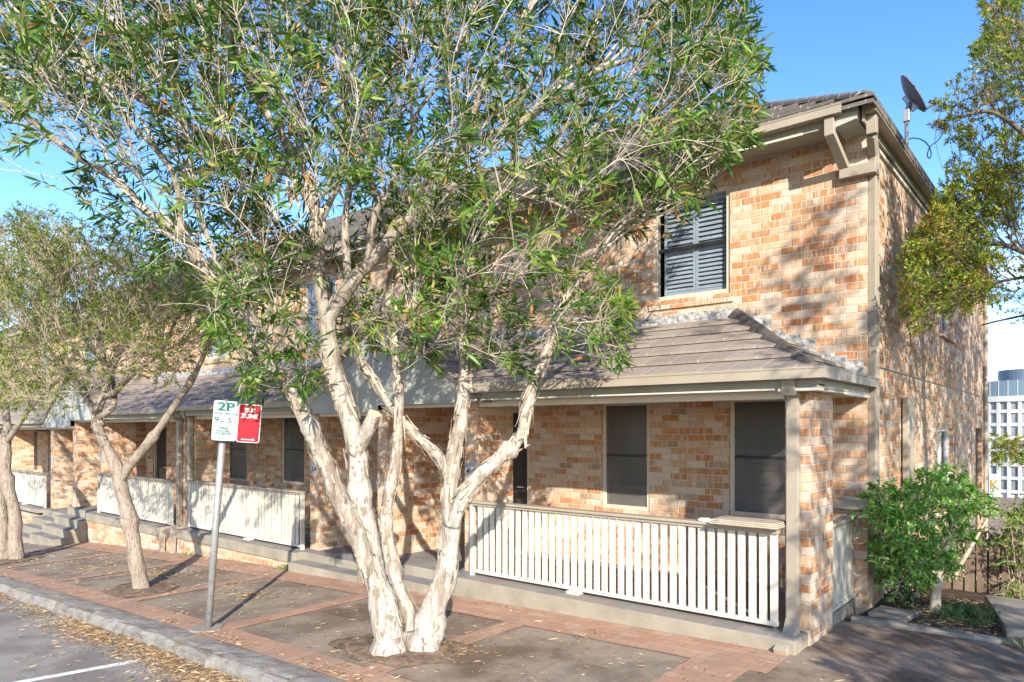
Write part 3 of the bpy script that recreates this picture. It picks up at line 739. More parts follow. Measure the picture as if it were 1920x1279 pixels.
# satellite dish
d = thing('satellite_dish', 'dark grey satellite dish on a mast at the roof edge', 'satellite dish', (-1.85, 10.3, 5.5))
b = MB(); b.tube([(-1.85, 10.3, 5.35), (-1.85, 10.3, 6.10)], .022, 12); b.build('mast', 'dish', d, smooth=True)
cdish = at(1709, 178, 9.12); vw = (cdish - Vector((0, 0, EYE))).normalized(); r_ = vw.cross(Vector((0, 0, 1))).normalized(); u_ = r_.cross(vw); nrm = (r_ * .87 + u_ * .46 + vw * .2).normalized()
sd = nrm.cross(Vector((0, 0, 1))).normalized(); upv = sd.cross(nrm).normalized()
b = MB(); rings = 7; seg = 32; vs = []
for side in (0, 1):
    for i in range(rings):
        r = .285 * (i + .02) / (rings - 1) if i else .004
        for k in range(seg):
            th = 2 * math.pi * k / seg; vs.append(cdish + sd * (math.cos(th) * r * .93) + upv * (math.sin(th) * r) + nrm * (r * r * .85 - .05 + side * .010))
fs = []
for side in (0, 1):
    o = side * rings * seg
    for i in range(rings - 1):
        for k in range(seg):
            q = (o + i * seg + k, o + i * seg + (k + 1) % seg, o + (i + 1) * seg + (k + 1) % seg, o + (i + 1) * seg + k); fs.append(q if side else q[::-1])
for k in range(seg): fs.append(((rings - 1) * seg + k, (rings - 1) * seg + (k + 1) % seg, (2 * rings - 1) * seg + (k + 1) % seg, (2 * rings - 1) * seg + k))
b.add(vs, fs); b.build('reflector', 'dish', d, smooth=True)
b = MB(); m0 = Vector((-1.85, 10.3, 6.12)); back = cdish - nrm * .06 - upv * .08
b.pipe([m0 - Vector((0, 0, .1)), m0 + Vector((0, 0, .05))], .075, .07); b.pipe([m0, back], .06, .05); b.pipe([back - upv * .12, back + upv * .12], .09, .035); b.build('bracket', 'galv', d, bevel=.004)
b = MB(); foot = cdish - upv * .262; b.pipe([back, foot, foot - upv * .03 + nrm * .15], .03, .02); b.build('feed_arm', 'dish', d)
b = MB(); e = foot - upv * .03 + nrm * .15; b.tube([e, e + (cdish - e).normalized() * .09], [.018, .026], 10); b.build('receiver', 'dish', d)
def smooth_path(pts, n=6):
    pts = [Vector(p) for p in pts]; out = []
    for i in range(len(pts) - 1):
        p0, p1, p2, p3 = pts[max(i - 1, 0)], pts[i], pts[i + 1], pts[min(i + 2, len(pts) - 1)]
        for k in range(n):
            t = k / n; out.append(.5 * ((2 * p1) + (p2 - p0) * t + (2 * p0 - 5 * p1 + 4 * p2 - p3) * t * t + (3 * p1 - p0 - 3 * p2 + p3) * t ** 3))
    return out + [pts[-1]]
cp = [at(u, v, D) for u, v, D in ((1703, 262, 9.1), (1712, 259, 9.05), (1728, 262, 9.0), (1740, 272, 8.95), (1746, 287, 8.9), (1743, 297, 8.9), (1739, 291, 8.95), (1744, 275, 9.0), (1760, 262, 9.0), (1774, 238, 9.0), (1782, 215, 9.0), (1795, 195, 8.9), (1850, 170, 8.6))]
tag(MB().tube(smooth_path(cp), .007, 6).build('cable', 'black', smooth=True), 'thin dark cable with a loop hanging beside the dish mast', 'cable')

# parking sign
base = Vector((-7.35, 3.71, zg(-7.35))); topp = at(423, 752, 7.55)
s = thing('parking_sign', 'leaning galvanised pole with a white time limit plate and a red plate', 'sign', base)
MB().tube([base - Vector((0, 0, .1)), base + (topp - base) * .5, topp + (topp - base) * .01], .037, 16).build('pole', 'galv', s, smooth=True)
b = MB(); b.tube([base + Vector((0, 0, -.02)), base + Vector((0, 0, .02))], [.2, .17], 14, lump=.3); b.build('footing', 'concrete', s)
axis_z = (topp - base).normalized(); nrm = (Vector((0, 0, EYE)) - topp); nrm.z = 0; nrm.normalize(); nrm = (nrm + RT * .10).normalized()
nrm = (nrm - axis_z * nrm.dot(axis_z)).normalized(); ax = axis_z.cross(nrm).normalized()
def frame(c, off): return Matrix(((ax.x, axis_z.x, nrm.x, c.x + nrm.x * off), (ax.y, axis_z.y, nrm.y, c.y + nrm.y * off), (ax.z, axis_z.z, nrm.z, c.z + nrm.z * off), (0, 0, 0, 1)))
def rounded(w_, h_, r, n=5):
    out = []
    for cx_, cy_, a0 in ((w_ / 2 - r, h_ / 2 - r, 0), (-w_ / 2 + r, h_ / 2 - r, 90), (-w_ / 2 + r, -h_ / 2 + r, 180), (w_ / 2 - r, -h_ / 2 + r, 270)):
        for k in range(n + 1): th = R(a0 + 90 * k / n); out.append((cx_ + r * math.cos(th), cy_ + r * math.sin(th)))
    return out
def plate(name, c, w_, h_, mat, z0, z1, parent, r=.025):
    m = frame(c, 0); pts = rounded(w_, h_, r); b = MB(); b.prism([m @ Vector((x, y, z0)) for x, y in pts], nrm * (z1 - z0)); return b.build(name, mat, parent)
def arrow(name, c, y, w_, sgn, mat, parent, z, hgt=.02):
    m = frame(c, 0); pts = [(-w_ / 2, -hgt * .28), (w_ / 2 - hgt * 1.6, -hgt * .28), (w_ / 2 - hgt * 1.6, -hgt), (w_ / 2, 0), (w_ / 2 - hgt * 1.6, hgt), (w_ / 2 - hgt * 1.6, hgt * .28), (-w_ / 2, hgt * .28)]
    b = MB(); b.prism([m @ Vector((sgn * x, y + yy, z)) for x, yy in pts], nrm * .0008); return b.build(name, mat, parent)
c1 = at(422, 789, 7.46); c2 = c1 + ax * .243 - axis_z * .012
p1 = plate('time_limit_plate', c1, .245, .425, 'sign_white', -.002, .002, s)
p1['label'] = 'white plate with green parking hours'
T = lambda c, x, y, z=.0022: frame(c, 0) @ Matrix.Translation((x, y, z))
text('lettering', '2P', .125, 'sign_green', p1, T(c1, .0, .145) @ Matrix.Diagonal((1.35, 1, 1, 1)), .0006, .004)
text('lettering', 'TICKET/PHONE', .036, 'sign_green', p1, T(c1, .0, .072), .0008, .0016)
text('lettering', '9', .082, 'sign_green', p1, T(c1, -.085, .005) @ Matrix.Diagonal((1.2, 1, 1, 1)), .0006, .002)
text('lettering', 'AM', .026, 'sign_green', p1, T(c1, -.033, -.012), .0008, .0016)
text('lettering', '-5', .075, 'sign_green', p1, T(c1, .032, .003) @ Matrix.Diagonal((1.2, 1, 1, 1)), .0006, .002)
text('lettering', 'PERMIT', .034, 'sign_green', p1, T(c1, .0, -.082), .0008, .0016); text('lettering', 'HOLDERS', .034, 'sign_green', p1, T(c1, -.01, -.112), .0008, .0016); text('lettering', 'EXCEPTED', .034, 'sign_green', p1, T(c1, -.005, -.142), .0008, .0016)
arrow('arrow', c1, -.19, .12, -1, 'sign_green', p1, .0022, .012)
p2 = plate('red_plate', c2, .238, .415, 'sign_white', -.0055, -.002, s); p2['label'] = 'red plate with a white border and white arrow'
m_ = plate('red_field', c2, .221, .398, 'sign_red', -.001, .0, p2, .018)
text('lettering', 'BUS', .062, 'sign_white', p2, T(c2, .0, .14, .0008), .0006, .003); text('lettering', 'ZONE', .062, 'sign_white', p2, T(c2, .0, .078, .0008), .0006, .003)
arrow('arrow', c2, -.175, .14, 1, 'sign_white', p2, .0008, .016)
b = MB(); m = frame(c1 + ax * .11, 0)
for y in (.17, -.17): b.hexa([m @ Vector((x, y + dy, -.03)) for x, dy in ((-.15, -.012), (.2, -.012), (.2, .012), (-.15, .012))], [m @ Vector((x, y + dy, -.006)) for x, dy in ((-.15, -.012), (.2, -.012), (.2, .012), (-.15, .012))])
b.build('bracket', 'galv', s)

# ------------------------------------------------------------------ trees
def rv():
    while True:
        p = Vector((random.uniform(-1, 1), random.uniform(-1, 1), random.uniform(-1, 1)))
        if .05 < p.length_squared < 1: return p.normalized()
class Leaves:
    def __init__(s): s.p = []; s.d = []; s.l = []; s.w = []; s.c = []
    def add(s, p, d, l, w_, c): s.p.append(tuple(p)); s.d.append(tuple(d)); s.l.append(l); s.w.append(w_); s.c.append(c)
    def build(s, name, parent, mat='leaf', droop=.12):
        P = np.array(s.p); D = np.array(s.d); L = np.array(s.l)[:, None]; W = np.array(s.w)[:, None]; n = len(P)
        D /= np.linalg.norm(D, axis=1, keepdims=True)
        A = rng.normal(size=(n, 3)); A -= D * (A * D).sum(1, keepdims=True); A /= np.linalg.norm(A, axis=1, keepdims=True)
        N = np.cross(D, A); bend = N * L * rng.uniform(-.12, .12, (n, 1)) + np.array([[0, 0, -1.]]) * L * droop
        a = P; mid1 = P + D * L * .35 + bend * .25; mid2 = P + D * L * .68 + bend * .6; tip = P + D * L + bend
        fold = N * W * .12
        V = np.stack([a, mid1 + A * W * .5 + fold, mid2 + A * W * .42 + fold, tip, mid2 - A * W * .42 + fold, mid1 - A * W * .5 + fold], 1).reshape(-1, 3)
        i = np.arange(n)[:, None] * 6
        Fq = np.concatenate([i + np.array([[0, 1, 2, 3]]), i + np.array([[0, 3, 4, 5]])], 1).reshape(-1, 4)
        return raw(name, V, Fq, mat, parent, np.repeat(np.array(s.c), 2, 0))
class Twigs:
    """many thin three sided stems in one mesh"""
    def __init__(s): s.v = []; s.f = []
    def add(s, pts, r0, r1, sides=3):
        n = len(pts); o = len(s.v); t0 = (pts[-1] - pts[0]); a = t0.orthogonal().normalized(); b_ = t0.normalized().cross(a)
        for i, p in enumerate(pts):
            r = r0 + (r1 - r0) * i / (n - 1)
            for k in range(sides):
                th = 2 * math.pi * k / sides; s.v.append(tuple(p + a * (math.cos(th) * r) + b_ * (math.sin(th) * r)))
        for i in range(n - 1):
            for k in range(sides):
                k2 = (k + 1) % sides; s.f.append((o + i * sides + k, o + i * sides + k2, o + (i + 1) * sides + k2, o + (i + 1) * sides + k))
    def build(s, name, mat, parent): return raw(name, np.array(s.v), np.array(s.f), mat, parent, smooth=True)
def bez(p0, p1, p2, n): return [p0 * (1 - t) ** 2 + p1 * (2 * t * (1 - t)) + p2 * t * t for t in [i / n for i in range(n + 1)]]
def pick(pal):
    r = random.random()
    for p, c in pal:
        if r < p: break
        r -= p
    k = random.uniform(.75, 1.25); return tuple(x * k for x in c)

def crown(limbs, targets, center, P, parent, keep=lambda p: True):
    """branches grow from the limbs to each target, forking off earlier branches, and end in leafy twigs"""
    tw = Twigs(); lv = Leaves(); nodes = []
    for pts, r0, r1, start in limbs:
        n = len(pts)
        for i in range(int(n * start), n): nodes.append((pts[i], r0 + (r1 - r0) * i / (n - 1), (pts[min(i + 1, n - 1)] - pts[max(0, i - 1)]).normalized()))
    targets = sorted(targets, key=lambda p: (p - center).length)
    pend = 0
    def twig(p, d, L, leafy=1.):
        e = p + d * L; c = p + d * (L * .5) + Vector((0, 0, L * P.get('sweep', .12))) + rv() * (L * .12)
        pts = bez(p, c, e, 4)
        if not keep(e) or not keep(pts[2]): return
        tw.add(pts, P['tr'], P['tr'] * .45)
        nl = int(P['nl'] * leafy * random.uniform(.6, 1.3)); pl_ = P['pal2'] if 'pal2' in P and noise.noise(p * 1.1) + random.uniform(-.25, .25) > .07 else P['pal']
        for k in range(nl):
            t = 1 - abs(random.gauss(0, P.get('tipspread', .28)))
            if t < .1: t = random.uniform(.3, 1)
            q = p * (1 - t) ** 2 + c * (2 * t * (1 - t)) + e * t * t
            dd = (d * P.get('along', .55) + rv() * .85 + Vector((0, 0, P.get('lup', .05))))
            L_ = P['ll'] * random.uniform(.5, 1.3); lv.add(q, dd, L_, P['ll'] * P['lw'] * random.uniform(.6, 1.3), pick(pl_))
        return e
    kd = None; built = 0
    for ti, T_ in enumerate(targets):
        if kd is None or ti - built > 12:
            kd = KDTree(len(nodes)); [kd.insert(q[0], i) for i, q in enumerate(nodes)]; kd.balance(); built = ti
        best = None
        for (q, i, dist) in kd.find_n(T_ - Vector((0, 0, P.get('low', .25))) + (center - T_) * .18, 10):
            cost = dist + max(0, q.z - T_.z) * P.get('uppen', .8) + (0 if nodes[i][1] > .006 else .15)
            if best is None or cost < best[0]: best = (cost, i)
        q, rr, dirn = nodes[best[1]]
        dd = T_ - q; L = dd.length
        if L < .03: continue
        c = q + dirn * (L * .38) + dd * .22 + rv() * (L * .10) + Vector((0, 0, L * P.get('sweep', .12)))
        nseg = max(3, int(L / .14)); pts = bez(q, c, T_, nseg)
        pts = [pts[0]] + [p + rv() * (.012 + L * .008) for p in pts[1:-1]] + [pts[-1]]
        r0 = min(rr * .75, P.get('br', .005) + .015 * L); tw.add(pts, r0, P['tr'] * 1.2, 4)
        for i in range(1, nseg + 1): nodes.append((pts[i], r0 + (P['tr'] * 1.2 - r0) * i / nseg, (pts[i] - pts[i - 1]).normalized()))
        out = (T_ - center); out.z *= .6; out.normalize(); end = (pts[-1] - pts[-2]).normalized()
        for k in range(P['nt']):
            d = (end * .5 + rv() * .85 + out * .35 + Vector((0, 0, P.get('tup', .3)))).normalized(); twig(T_, d, random.uniform(*P['tl']))
        for k in range(P.get('bare', 0)): twig(T_ - end * random.uniform(0, .25), (end * .6 + rv() * .8 + Vector((0, 0, P.get('tup', .3)))).normalized(), random.uniform(*P['tl']) * 1.2, .12)
        for k in range(int(L / P.get('side', .2))):
            i = random.randint(max(1, nseg // 3), nseg); t = (pts[i] - pts[i - 1]).normalized()
            twig(pts[i], (t * .5 + rv() * .9 + Vector((0, 0, P.get('tup', .3)))).normalized(), random.uniform(*P['tl']), P.get('sideleaf', .6))
    return tw, lv
def interp(x, pts):
    if x <= pts[0][0]: return pts[0][1]
    for (a, b_), (c, d_) in zip(pts, pts[1:]):
        if x <= c: return b_ + (d_ - b_) * (x - a) / (c - a)
    return pts[-1][1]
def limb(pix, n=5): return smooth_path([at(*p) for p in pix], n)
def stems(limbs, name, mat, parent, lump, sides=14):
    b = MB()
    for i, (pts, r0, r1, st) in enumerate(limbs):
        n = len(pts); rr = [(r0 + (r1 - r0) * (j / (n - 1)) ** .8) * .9 for j in range(n)]
        for kk in range(n // 14):
            j0 = random.uniform(3, n - 2); am = random.uniform(.12, .38)
            rr = [r_ * (1 + am * math.exp(-((j - j0) / 1.1) ** 2)) for j, r_ in enumerate(rr)]
        b.tube(pts, rr, sides if r0 > .04 else 8, True, lump, i * 3.7)
    return b.build(name, mat, parent, smooth=True)

# --- the big paperbark in front of the houses
big = thing('paperbark_tree', 'large multi-stemmed tree with peeling white bark in front of the two entries', 'tree', (-5.08, 4.5, zg(-5.08)), 'street trees along the footpath')
px2 = 1 / 1309.
lm = []
def L_(pix, w0, w1, start, n=5):
    D0 = pix[0][2]; D1 = pix[-1][2]; lm.append((limb(pix, n), w0 / 2 * D0 * px2, w1 / 2 * D1 * px2, start))
# lower stems (pixel, pixel, distance), widths in pixels
L_([(736, 1238, 6.55), (731, 1190, 6.55), (720, 1130, 6.55), (697, 1054, 6.58), (680, 970, 6.6), (673, 900, 6.62), (668, 846, 6.65), (657, 790, 6.66), (640, 740, 6.68), (624, 690, 6.7), (616, 640, 6.7), (612, 590, 6.7)], 58, 31, 1.1)
L_([(730, 1222, 6.52), (716, 1150, 6.5), (690, 1060, 6.48), (660, 985, 6.45), (632, 925, 6.42), (616, 880, 6.38), (600, 850, 6.35), (581, 800, 6.3), (557, 755, 6.25), (535, 718, 6.2), (505, 680, 6.1), (468, 615, 6.0), (425, 560, 5.9), (380, 500, 5.85), (340, 440, 5.8), (270, 392, 5.7), (220, 340, 5.65), (150, 298, 5.6), (50, 220, 5.5), (-30, 170, 5.4)], 44, 9, .55)
L_([(772, 1222, 6.68), (764, 1150, 6.75), (742, 1085, 6.85), (727, 1010, 6.95), (724, 960, 7.0), (733, 910, 7.02), (743, 860, 7.05), (748, 780, 7.08), (746, 710, 7.1), (738, 640, 7.1), (728, 580, 7.1), (735, 500, 7.15), (725, 420, 7.2), (690, 330, 7.3), (640, 250, 7.4), (600, 150, 7.5), (580, 40, 7.6)], 34, 9, .6)
L_([(797, 1238, 6.62), (803, 1195, 6.62), (812, 1145, 6.64), (836, 1077, 6.68), (843, 1020, 6.7), (846, 975, 6.72), (843, 930, 6.75), (846, 880, 6.78), (855, 835, 6.8), (866, 777, 6.85), (872, 709, 6.9), (870, 650, 6.92), (872, 590, 6.95), (880, 520, 7.0), (905, 450, 7.1), (940, 380, 7.2), (965, 280, 7.3), (975, 160, 7.4), (985, 40, 7.5)], 56, 8, .62)
L_([(846, 985, 6.68), (862, 945, 6.66), (888, 905, 6.64), (928, 865, 6.62), (960, 838, 6.6), (978, 812, 6.58), (986, 775, 6.56), (1000, 725, 6.54), (1018, 680, 6.52), (1033, 640, 6.5), (1042, 605, 6.5), (1060, 560, 6.45), (1100, 510, 6.4), (1130, 470, 6.4)], 36, 8, .72)
L_([(842, 885, 6.80), (818, 850, 6.95), (790, 825, 7.08), (763, 798, 7.15), (730, 760, 7.25), (700, 712, 7.3), (685, 690, 7.3), (668, 650, 7.3), (640, 590, 7.35), (600, 520, 7.4), (560, 440, 7.5)], 27, 7, .7)
L_([(667, 850, 6.62), (690, 805, 6.55), (703, 775, 6.5)], 34, 27, 1.1)       # the sawn stump
# upper limbs
L_([(612, 600, 6.7), (640, 558, 6.68), (668, 520, 6.65), (705, 480, 6.6), (742, 435, 6.58), (775, 398, 6.55), (800, 350, 6.55), (825, 318, 6.52), (852, 292, 6.5), (900, 262, 6.5), (950, 243, 6.48), (990, 222, 6.45), (1040, 185, 6.4), (1090, 148, 6.4), (1150, 122, 6.4), (1230, 95, 6.35)], 34, 7, .3)
L_([(612, 600, 6.7), (600, 540, 6.7), (596, 470, 6.7), (592, 400, 6.72), (583, 345, 6.75), (563, 308, 6.75), (530, 258, 6.75), (500, 214, 6.75), (472, 170, 6.75), (458, 110, 6.75), (450, 40, 6.8), (440, -40, 6.8)], 30, 9, .3)
L_([(600, 420, 6.72), (622, 372, 6.8), (640, 330, 6.9), (650, 250, 7.0), (645, 150, 7.1), (638, 50, 7.2), (640, -60, 7.3)], 17, 7, .2)
L_([(655, 540, 6.66), (648, 460, 6.75), (650, 390, 6.85), (665, 310, 7.0), (692, 225, 7.1), (722, 145, 7.2), (755, 60, 7.3), (780, -40, 7.4)], 17, 7, .2)
L_([(690, 500, 6.62), (700, 410, 6.55), (728, 365, 6.5), (746, 318, 6.45), (770, 250, 6.4), (786, 205, 6.35), (830, 150, 6.3), (870, 70, 6.2), (900, -30, 6.1)], 16, 6, .2)
L_([(852, 292, 6.5), (880, 245, 6.5), (918, 216, 6.45), (955, 195, 6.4), (995, 160, 6.35), (1030, 110, 6.3), (1060, 50, 6.2)], 14, 6, .2)
L_([(880, 265, 6.5), (893, 190, 6.55), (912, 148, 6.6), (955, 78, 6.7), (995, 12, 6.8), (1020, -60, 6.9)], 12, 6, .2)
L_([(775, 410, 6.55), (820, 418, 6.6), (865, 408, 6.6), (940, 382, 6.6), (1005, 370, 6.55), (1060, 390, 6.5), (1115, 418, 6.45), (1180, 420, 6.4), (1240, 400, 6.35)], 13, 5, .3)
L_([(852, 300, 6.5), (905, 318, 6.55), (960, 312, 6.6), (1005, 305, 6.65), (1055, 276, 6.7), (1125, 250, 6.75), (1200, 235, 6.8), (1275, 208, 6.8), (1330, 190, 6.85)], 12, 5, .3)
L_([(590, 400, 6.72), (555, 335, 6.7), (515, 315, 6.6), (475, 295, 6.5), (425, 268, 6.4), (370, 242, 6.3), (320, 215, 6.2), (270, 190, 6.1), (215, 165, 6.0), (150, 147, 5.9), (70, 146, 5.8), (-20, 148, 5.75)], 20, 7, .25)
L_([(290, 200, 6.13), (230, 150, 6.0), (125, 102, 5.8), (50, 58, 5.7), (-20, 5, 5.6)], 13, 7, .2)
L_([(485, 190, 6.75), (475, 155, 6.6), (435, 78, 6.4), (385, 30, 6.2), (340, -20, 6.1)], 13, 6, .2)
L_([(340, 440, 5.8), (330, 340, 5.75), (300, 290, 5.7), (268, 255, 5.6), (215, 200, 5.5), (170, 120, 5.4), (140, 30, 5.3)], 13, 5, .2)
L_([(420, 555, 5.9), (400, 470, 6.0), (370, 390, 6.1), (360, 300, 6.2), (340, 200, 6.3), (330, 90, 6.4)], 14, 5, .2)
b_tr = stems(lm, 'trunk', 'bark', big, .21)
# flared foot
b = MB()
for (u, v, D, r) in ((728, 1226, 6.52, .15), (796, 1226, 6.62, .16), (765, 1220, 6.72, .12)):
    p = at(u, v, D); b.tube([Vector((p.x, p.y, zg(p.x) - .12)), Vector((p.x, p.y, zg(p.x) + .03)), Vector((p.x, p.y, zg(p.x) + .16))], [r * 1.45, r * 1.15, r * .85], 16, True, .35, u)
b.build('root_flare', 'bark', b_tr, smooth=True)
sp = at(703, 775, 6.5); dn = (at(703, 775, 6.5) - at(690, 805, 6.55)).normalized()
MB().tube([sp - dn * .004, sp + dn * .004], .064, 14, True, .1).build('sawn_face', plain('fresh_wood', (.66, .44, .28), .8, .12, 9), b_tr)
# peeling paper: curled flakes on the stems and one hanging bunch
b = MB()
def flake(p, d, out, L, w_):
    s_ = d.cross(out).normalized(); n = 3; vs = []
    for i in range(n + 1):
        t = i / n; c = p + d * (L * t) + out * (.004 + .05 * L * 8 * t * t * random.uniform(.2, .5)); ww = w_ * (1 - .6 * t)
        vs += [c - s_ * ww * .5 + out * .004, c + s_ * ww * .5 + out * .002]
    b.add(vs, [(2 * i, 2 * i + 1, 2 * i + 3, 2 * i + 2) for i in range(n)])
for li in range(6):
    pts, r0, r1, st = lm[li]; n = len(pts)
    for k in range(150):
        i = random.randint(2, int(n * .85)); t = (pts[i] - pts[i - 1]).normalized(); o_ = rv(); o_ = (o_ - t * o_.dot(t)).normalized(); r = r0 + (r1 - r0) * (i / (n - 1)) ** .8
        flake(pts[i] + o_ * r * .97, t * random.choice((-1, -1, 1)), o_, random.uniform(.06, .24), random.uniform(.012, .045))
for k in range(60):
    u, v = random.choice(((540, 215), (548, 235), (555, 335), (545, 350), (590, 385), (598, 395), (575, 330)))
    p = at(u + random.gauss(0, 7), v + random.gauss(0, 12), 6.66 + random.uniform(-.05, .03)); flake(p, (Vector((0, 0, -1)) + rv() * .25).normalized(), (-FW + RT * random.uniform(-.6, .6)).normalized(), random.uniform(.10, .22), random.uniform(.02, .04))
struct(b.build('peeling_bark', plain('paper_flake', (.50, .41, .31), .9, .25, 20), b_tr), 'stuff')

BOT = [(-100, 360), (0, 330), (120, 360), (200, 470), (300, 560), (380, 610), (430, 690), (470, 742), (590, 742), (610, 650), (690, 640), (720, 690), (850, 700), (960, 690), (1000, 690), (1060, 690), (1175, 690), (1190, 560), (1205, 455), (1300, 435), (1350, 320), (1420, 250), (1440, 150), (1450, 0)]
def keep_big(p):
    u, v, D = proj(p)
    if u > 1432 - max(0, v - 120) * .12 + noise.noise(p * 2.5) * 30 and v > -100: return False
    return v < interp(u, BOT) + 12 + noise.noise(p * 3) * 25 and D > 3.8
tg = []
while len(tg) < 690:
    u = random.uniform(-120, 1400); v = random.uniform(-260, 690); D = random.uniform(5.0, 8.4)
    if u < 350: D -= .55 * (350 - u) / 350
    q = at(u, v, D)
    if not keep_big(q) or v > interp(u, BOT) - 25: continue
    if q.y > 7.5 and q.z < 5.6: continue
    if q.y > 6.2 and q.z < 3.9: continue
    # sparse where the stems and the wall show
    dens = 1.0
    if v > 430: dens = .16
    if u > 850 and v > 300: dens = min(dens, .20)
    if 560 < u < 700 and v > 380: dens = .10
    if u > 980 and 440 < v < 560: dens = .35
    if 300 < u < 590 and 390 < v < 600: dens = .62
    if 980 < u and 420 < v < 560: dens = .10
    if u < 330 and 215 < v < 420: dens = .30
    if u < 120 and v > 270: dens = .12
    dens *= .55 + .9 * max(0, min(1, .5 + noise.noise(q * .95) * 1.3))
    if random.random() < dens: tg.append(q)
for (u, v, D, n, sp_) in ((480, 420, 7.0, 8, 45), (545, 480, 7.1, 7, 35), (700, 430, 7.3, 8, 42), (790, 470, 7.2, 7, 40), (880, 430, 7.2, 7, 45), (690, 640, 7.2, 5, 32), (640, 560, 7.3, 5, 40), (500, 690, 6.0, 7, 32), (470, 735, 5.95, 3, 18), (570, 690, 6.1, 5, 22), (760, 660, 6.9, 5, 30), (930, 660, 6.4, 5, 30), (1090, 600, 6.3, 9, 45), (1130, 660, 6.35, 4, 25), (820, 520, 6.3, 8, 34), (800, 600, 6.4, 4, 26), (890, 580, 6.3, 4, 34), (960, 500, 6.4, 4, 40), (1235, 385, 6.3, 5, 26), (1160, 400, 6.3, 5, 36), (1380, 130, 6.6, 10, 35), (1330, 230, 6.6, 10, 45), (1330, 330, 6.6, 5, 30)):
    for k in range(n): tg.append(at(u + random.gauss(0, sp_), v + random.gauss(0, sp_ * .7), D + random.gauss(0, .25)))
PALB = [(.34, (.030, .082, .011)), (.34, (.062, .128, .017)), (.17, (.115, .175, .027)), (.07, (.14, .15, .04)), (.03, (.25, .20, .05)), (.02, (.33, .15, .04))]
PALB2 = [(.22, (.06, .145, .018)), (.34, (.115, .225, .028)), (.22, (.18, .25, .042)), (.14, (.20, .21, .06)), (.06, (.30, .26, .08)), (.02, (.36, .19, .05))]
PB = dict(br=.0075, bare=3, tr=.0036, nl=12, nt=5, tl=(.20, .44), ll=.132, lw=.165, pal=PALB, pal2=PALB2, side=.17, sideleaf=.5, tup=.28, lup=-.02, along=.7, tipspread=.24)
tw, lv = crown(lm, tg, at(640, 560, 6.75), PB, big, keep_big)
tw.build('branches', 'twig', big); lv.build('crown', big)
NB = len(lv.p)

# --- the two smaller trees further along the footpath
def small_tree(label, x, y, limbs, targets, center, P, keep, lump=.2, mat='bark2'):
    t = thing('street_tree', label, 'tree', (x, y, zg(x)), 'street trees along the footpath')
    stems(limbs, 'trunk', mat, t, lump); tw, lv = crown(limbs, targets, center, P, t, keep)
    tw.build('branches', 'twig2', t); lv.build('crown', t); return t
PALS = [(.27, (.075, .145, .018)), (.30, (.14, .215, .028)), (.20, (.235, .27, .04)), (.10, (.30, .26, .06)), (.1, (.05, .09, .02)), (.05, (.30, .21, .08))]
lm = []
L_([(268, 1118, 9.92), (262, 1090, 9.92), (250, 1020, 9.95), (240, 965, 9.95), (228, 915, 9.97), (222, 885, 9.98), (208, 852, 10.0), (187, 812, 10.05), (179, 782, 10.1), (192, 745, 10.1), (200, 715, 10.1), (190, 660, 10.1), (180, 590, 10.2), (170, 520, 10.3), (160, 450, 10.4)], 35, 8, .7)
L_([(226, 905, 9.97), (240, 876, 9.9), (270, 841, 9.8), (292, 812, 9.75), (315, 779, 9.7), (338, 745, 9.65), (362, 708, 9.6), (380, 670, 9.6), (393, 640, 9.6), (400, 590, 9.6), (395, 530, 9.6)], 22, 7, .7)
L_([(192, 745, 10.1), (215, 735, 10.0), (235, 715, 9.8), (262, 690, 9.6), (300, 660, 9.5), (330, 600, 9.4)], 16, 6, .4)
L_([(190, 800, 10.05), (160, 740, 10.3), (120, 690, 10.5), (80, 640, 10.6), (40, 580, 10.7)], 15, 6, .4)
L_([(195, 715, 10.1), (230, 650, 10.3), (270, 590, 10.5), (300, 520, 10.6), (310, 460, 10.6)], 14, 5, .3)
L_([(180, 785, 10.1), (205, 770, 10.0), (215, 745, 10.15), (205, 700, 10.4), (150, 620, 10.7), (110, 540, 10.8), (90, 450, 10.9)], 14, 5, .3)
TOP2 = [(-80, 420), (0, 395), (60, 385), (130, 400), (220, 430), (300, 440), (360, 470), (430, 560), (470, 640)]
BOT2 = [(-50, 790), (0, 770), (60, 790), (130, 790), (200, 720), (280, 735), (330, 730), (400, 690), (470, 670)]
def keep2(p):
    u, v, D = proj(p); return u < 460 and interp(u, TOP2) - 5 + noise.noise(p * 3) * 22 < v < interp(u, BOT2) + 12 + noise.noise(p * 4) * 18
tg = []
while len(tg) < 560:
    u = random.uniform(-60, 440); v = random.uniform(390, 770); D = random.uniform(8.3, 11.6); q = at(u, v, D)
    if not (interp(u, TOP2) + 12 < v < interp(u, BOT2) - 15): continue
    dens = 1.0 if v < 600 else .5
    if q.y > 5.9 and q.z < 3.6: continue
    if q.y > 7.4: continue
    if random.random() < dens * (.45 + .9 * max(0, .5 + noise.noise(q * 1.1) * 1.2)): tg.append(q)
P2 = dict(br=.007, bare=4, tr=.0036, nl=17, nt=5, tl=(.16, .36), ll=.062, lw=.19, pal=PALS, side=.16, sideleaf=.5, tup=.2, lup=.1)
small_tree('slender grey tree forking low, left of the parking sign pole', -10.42, 4.29, lm, tg, at(200, 700, 10.1), P2, keep2)
lm = []
L_([(34, 1062, 13.8), (30, 1020, 13.8), (26, 960, 13.8), (14, 905, 13.8), (10, 860, 13.8), (14, 810, 13.8), (10, 770, 13.8), (0, 700, 13.8), (-20, 620, 13.9), (-40, 540, 14)], 30, 8, .6)
L_([(8, 1066, 13.9), (4, 1000, 13.9), (-2, 940, 13.9), (-14, 880, 14), (-40, 800, 14), (-90, 720, 14), (-140, 620, 14.2)], 36, 8, .6)
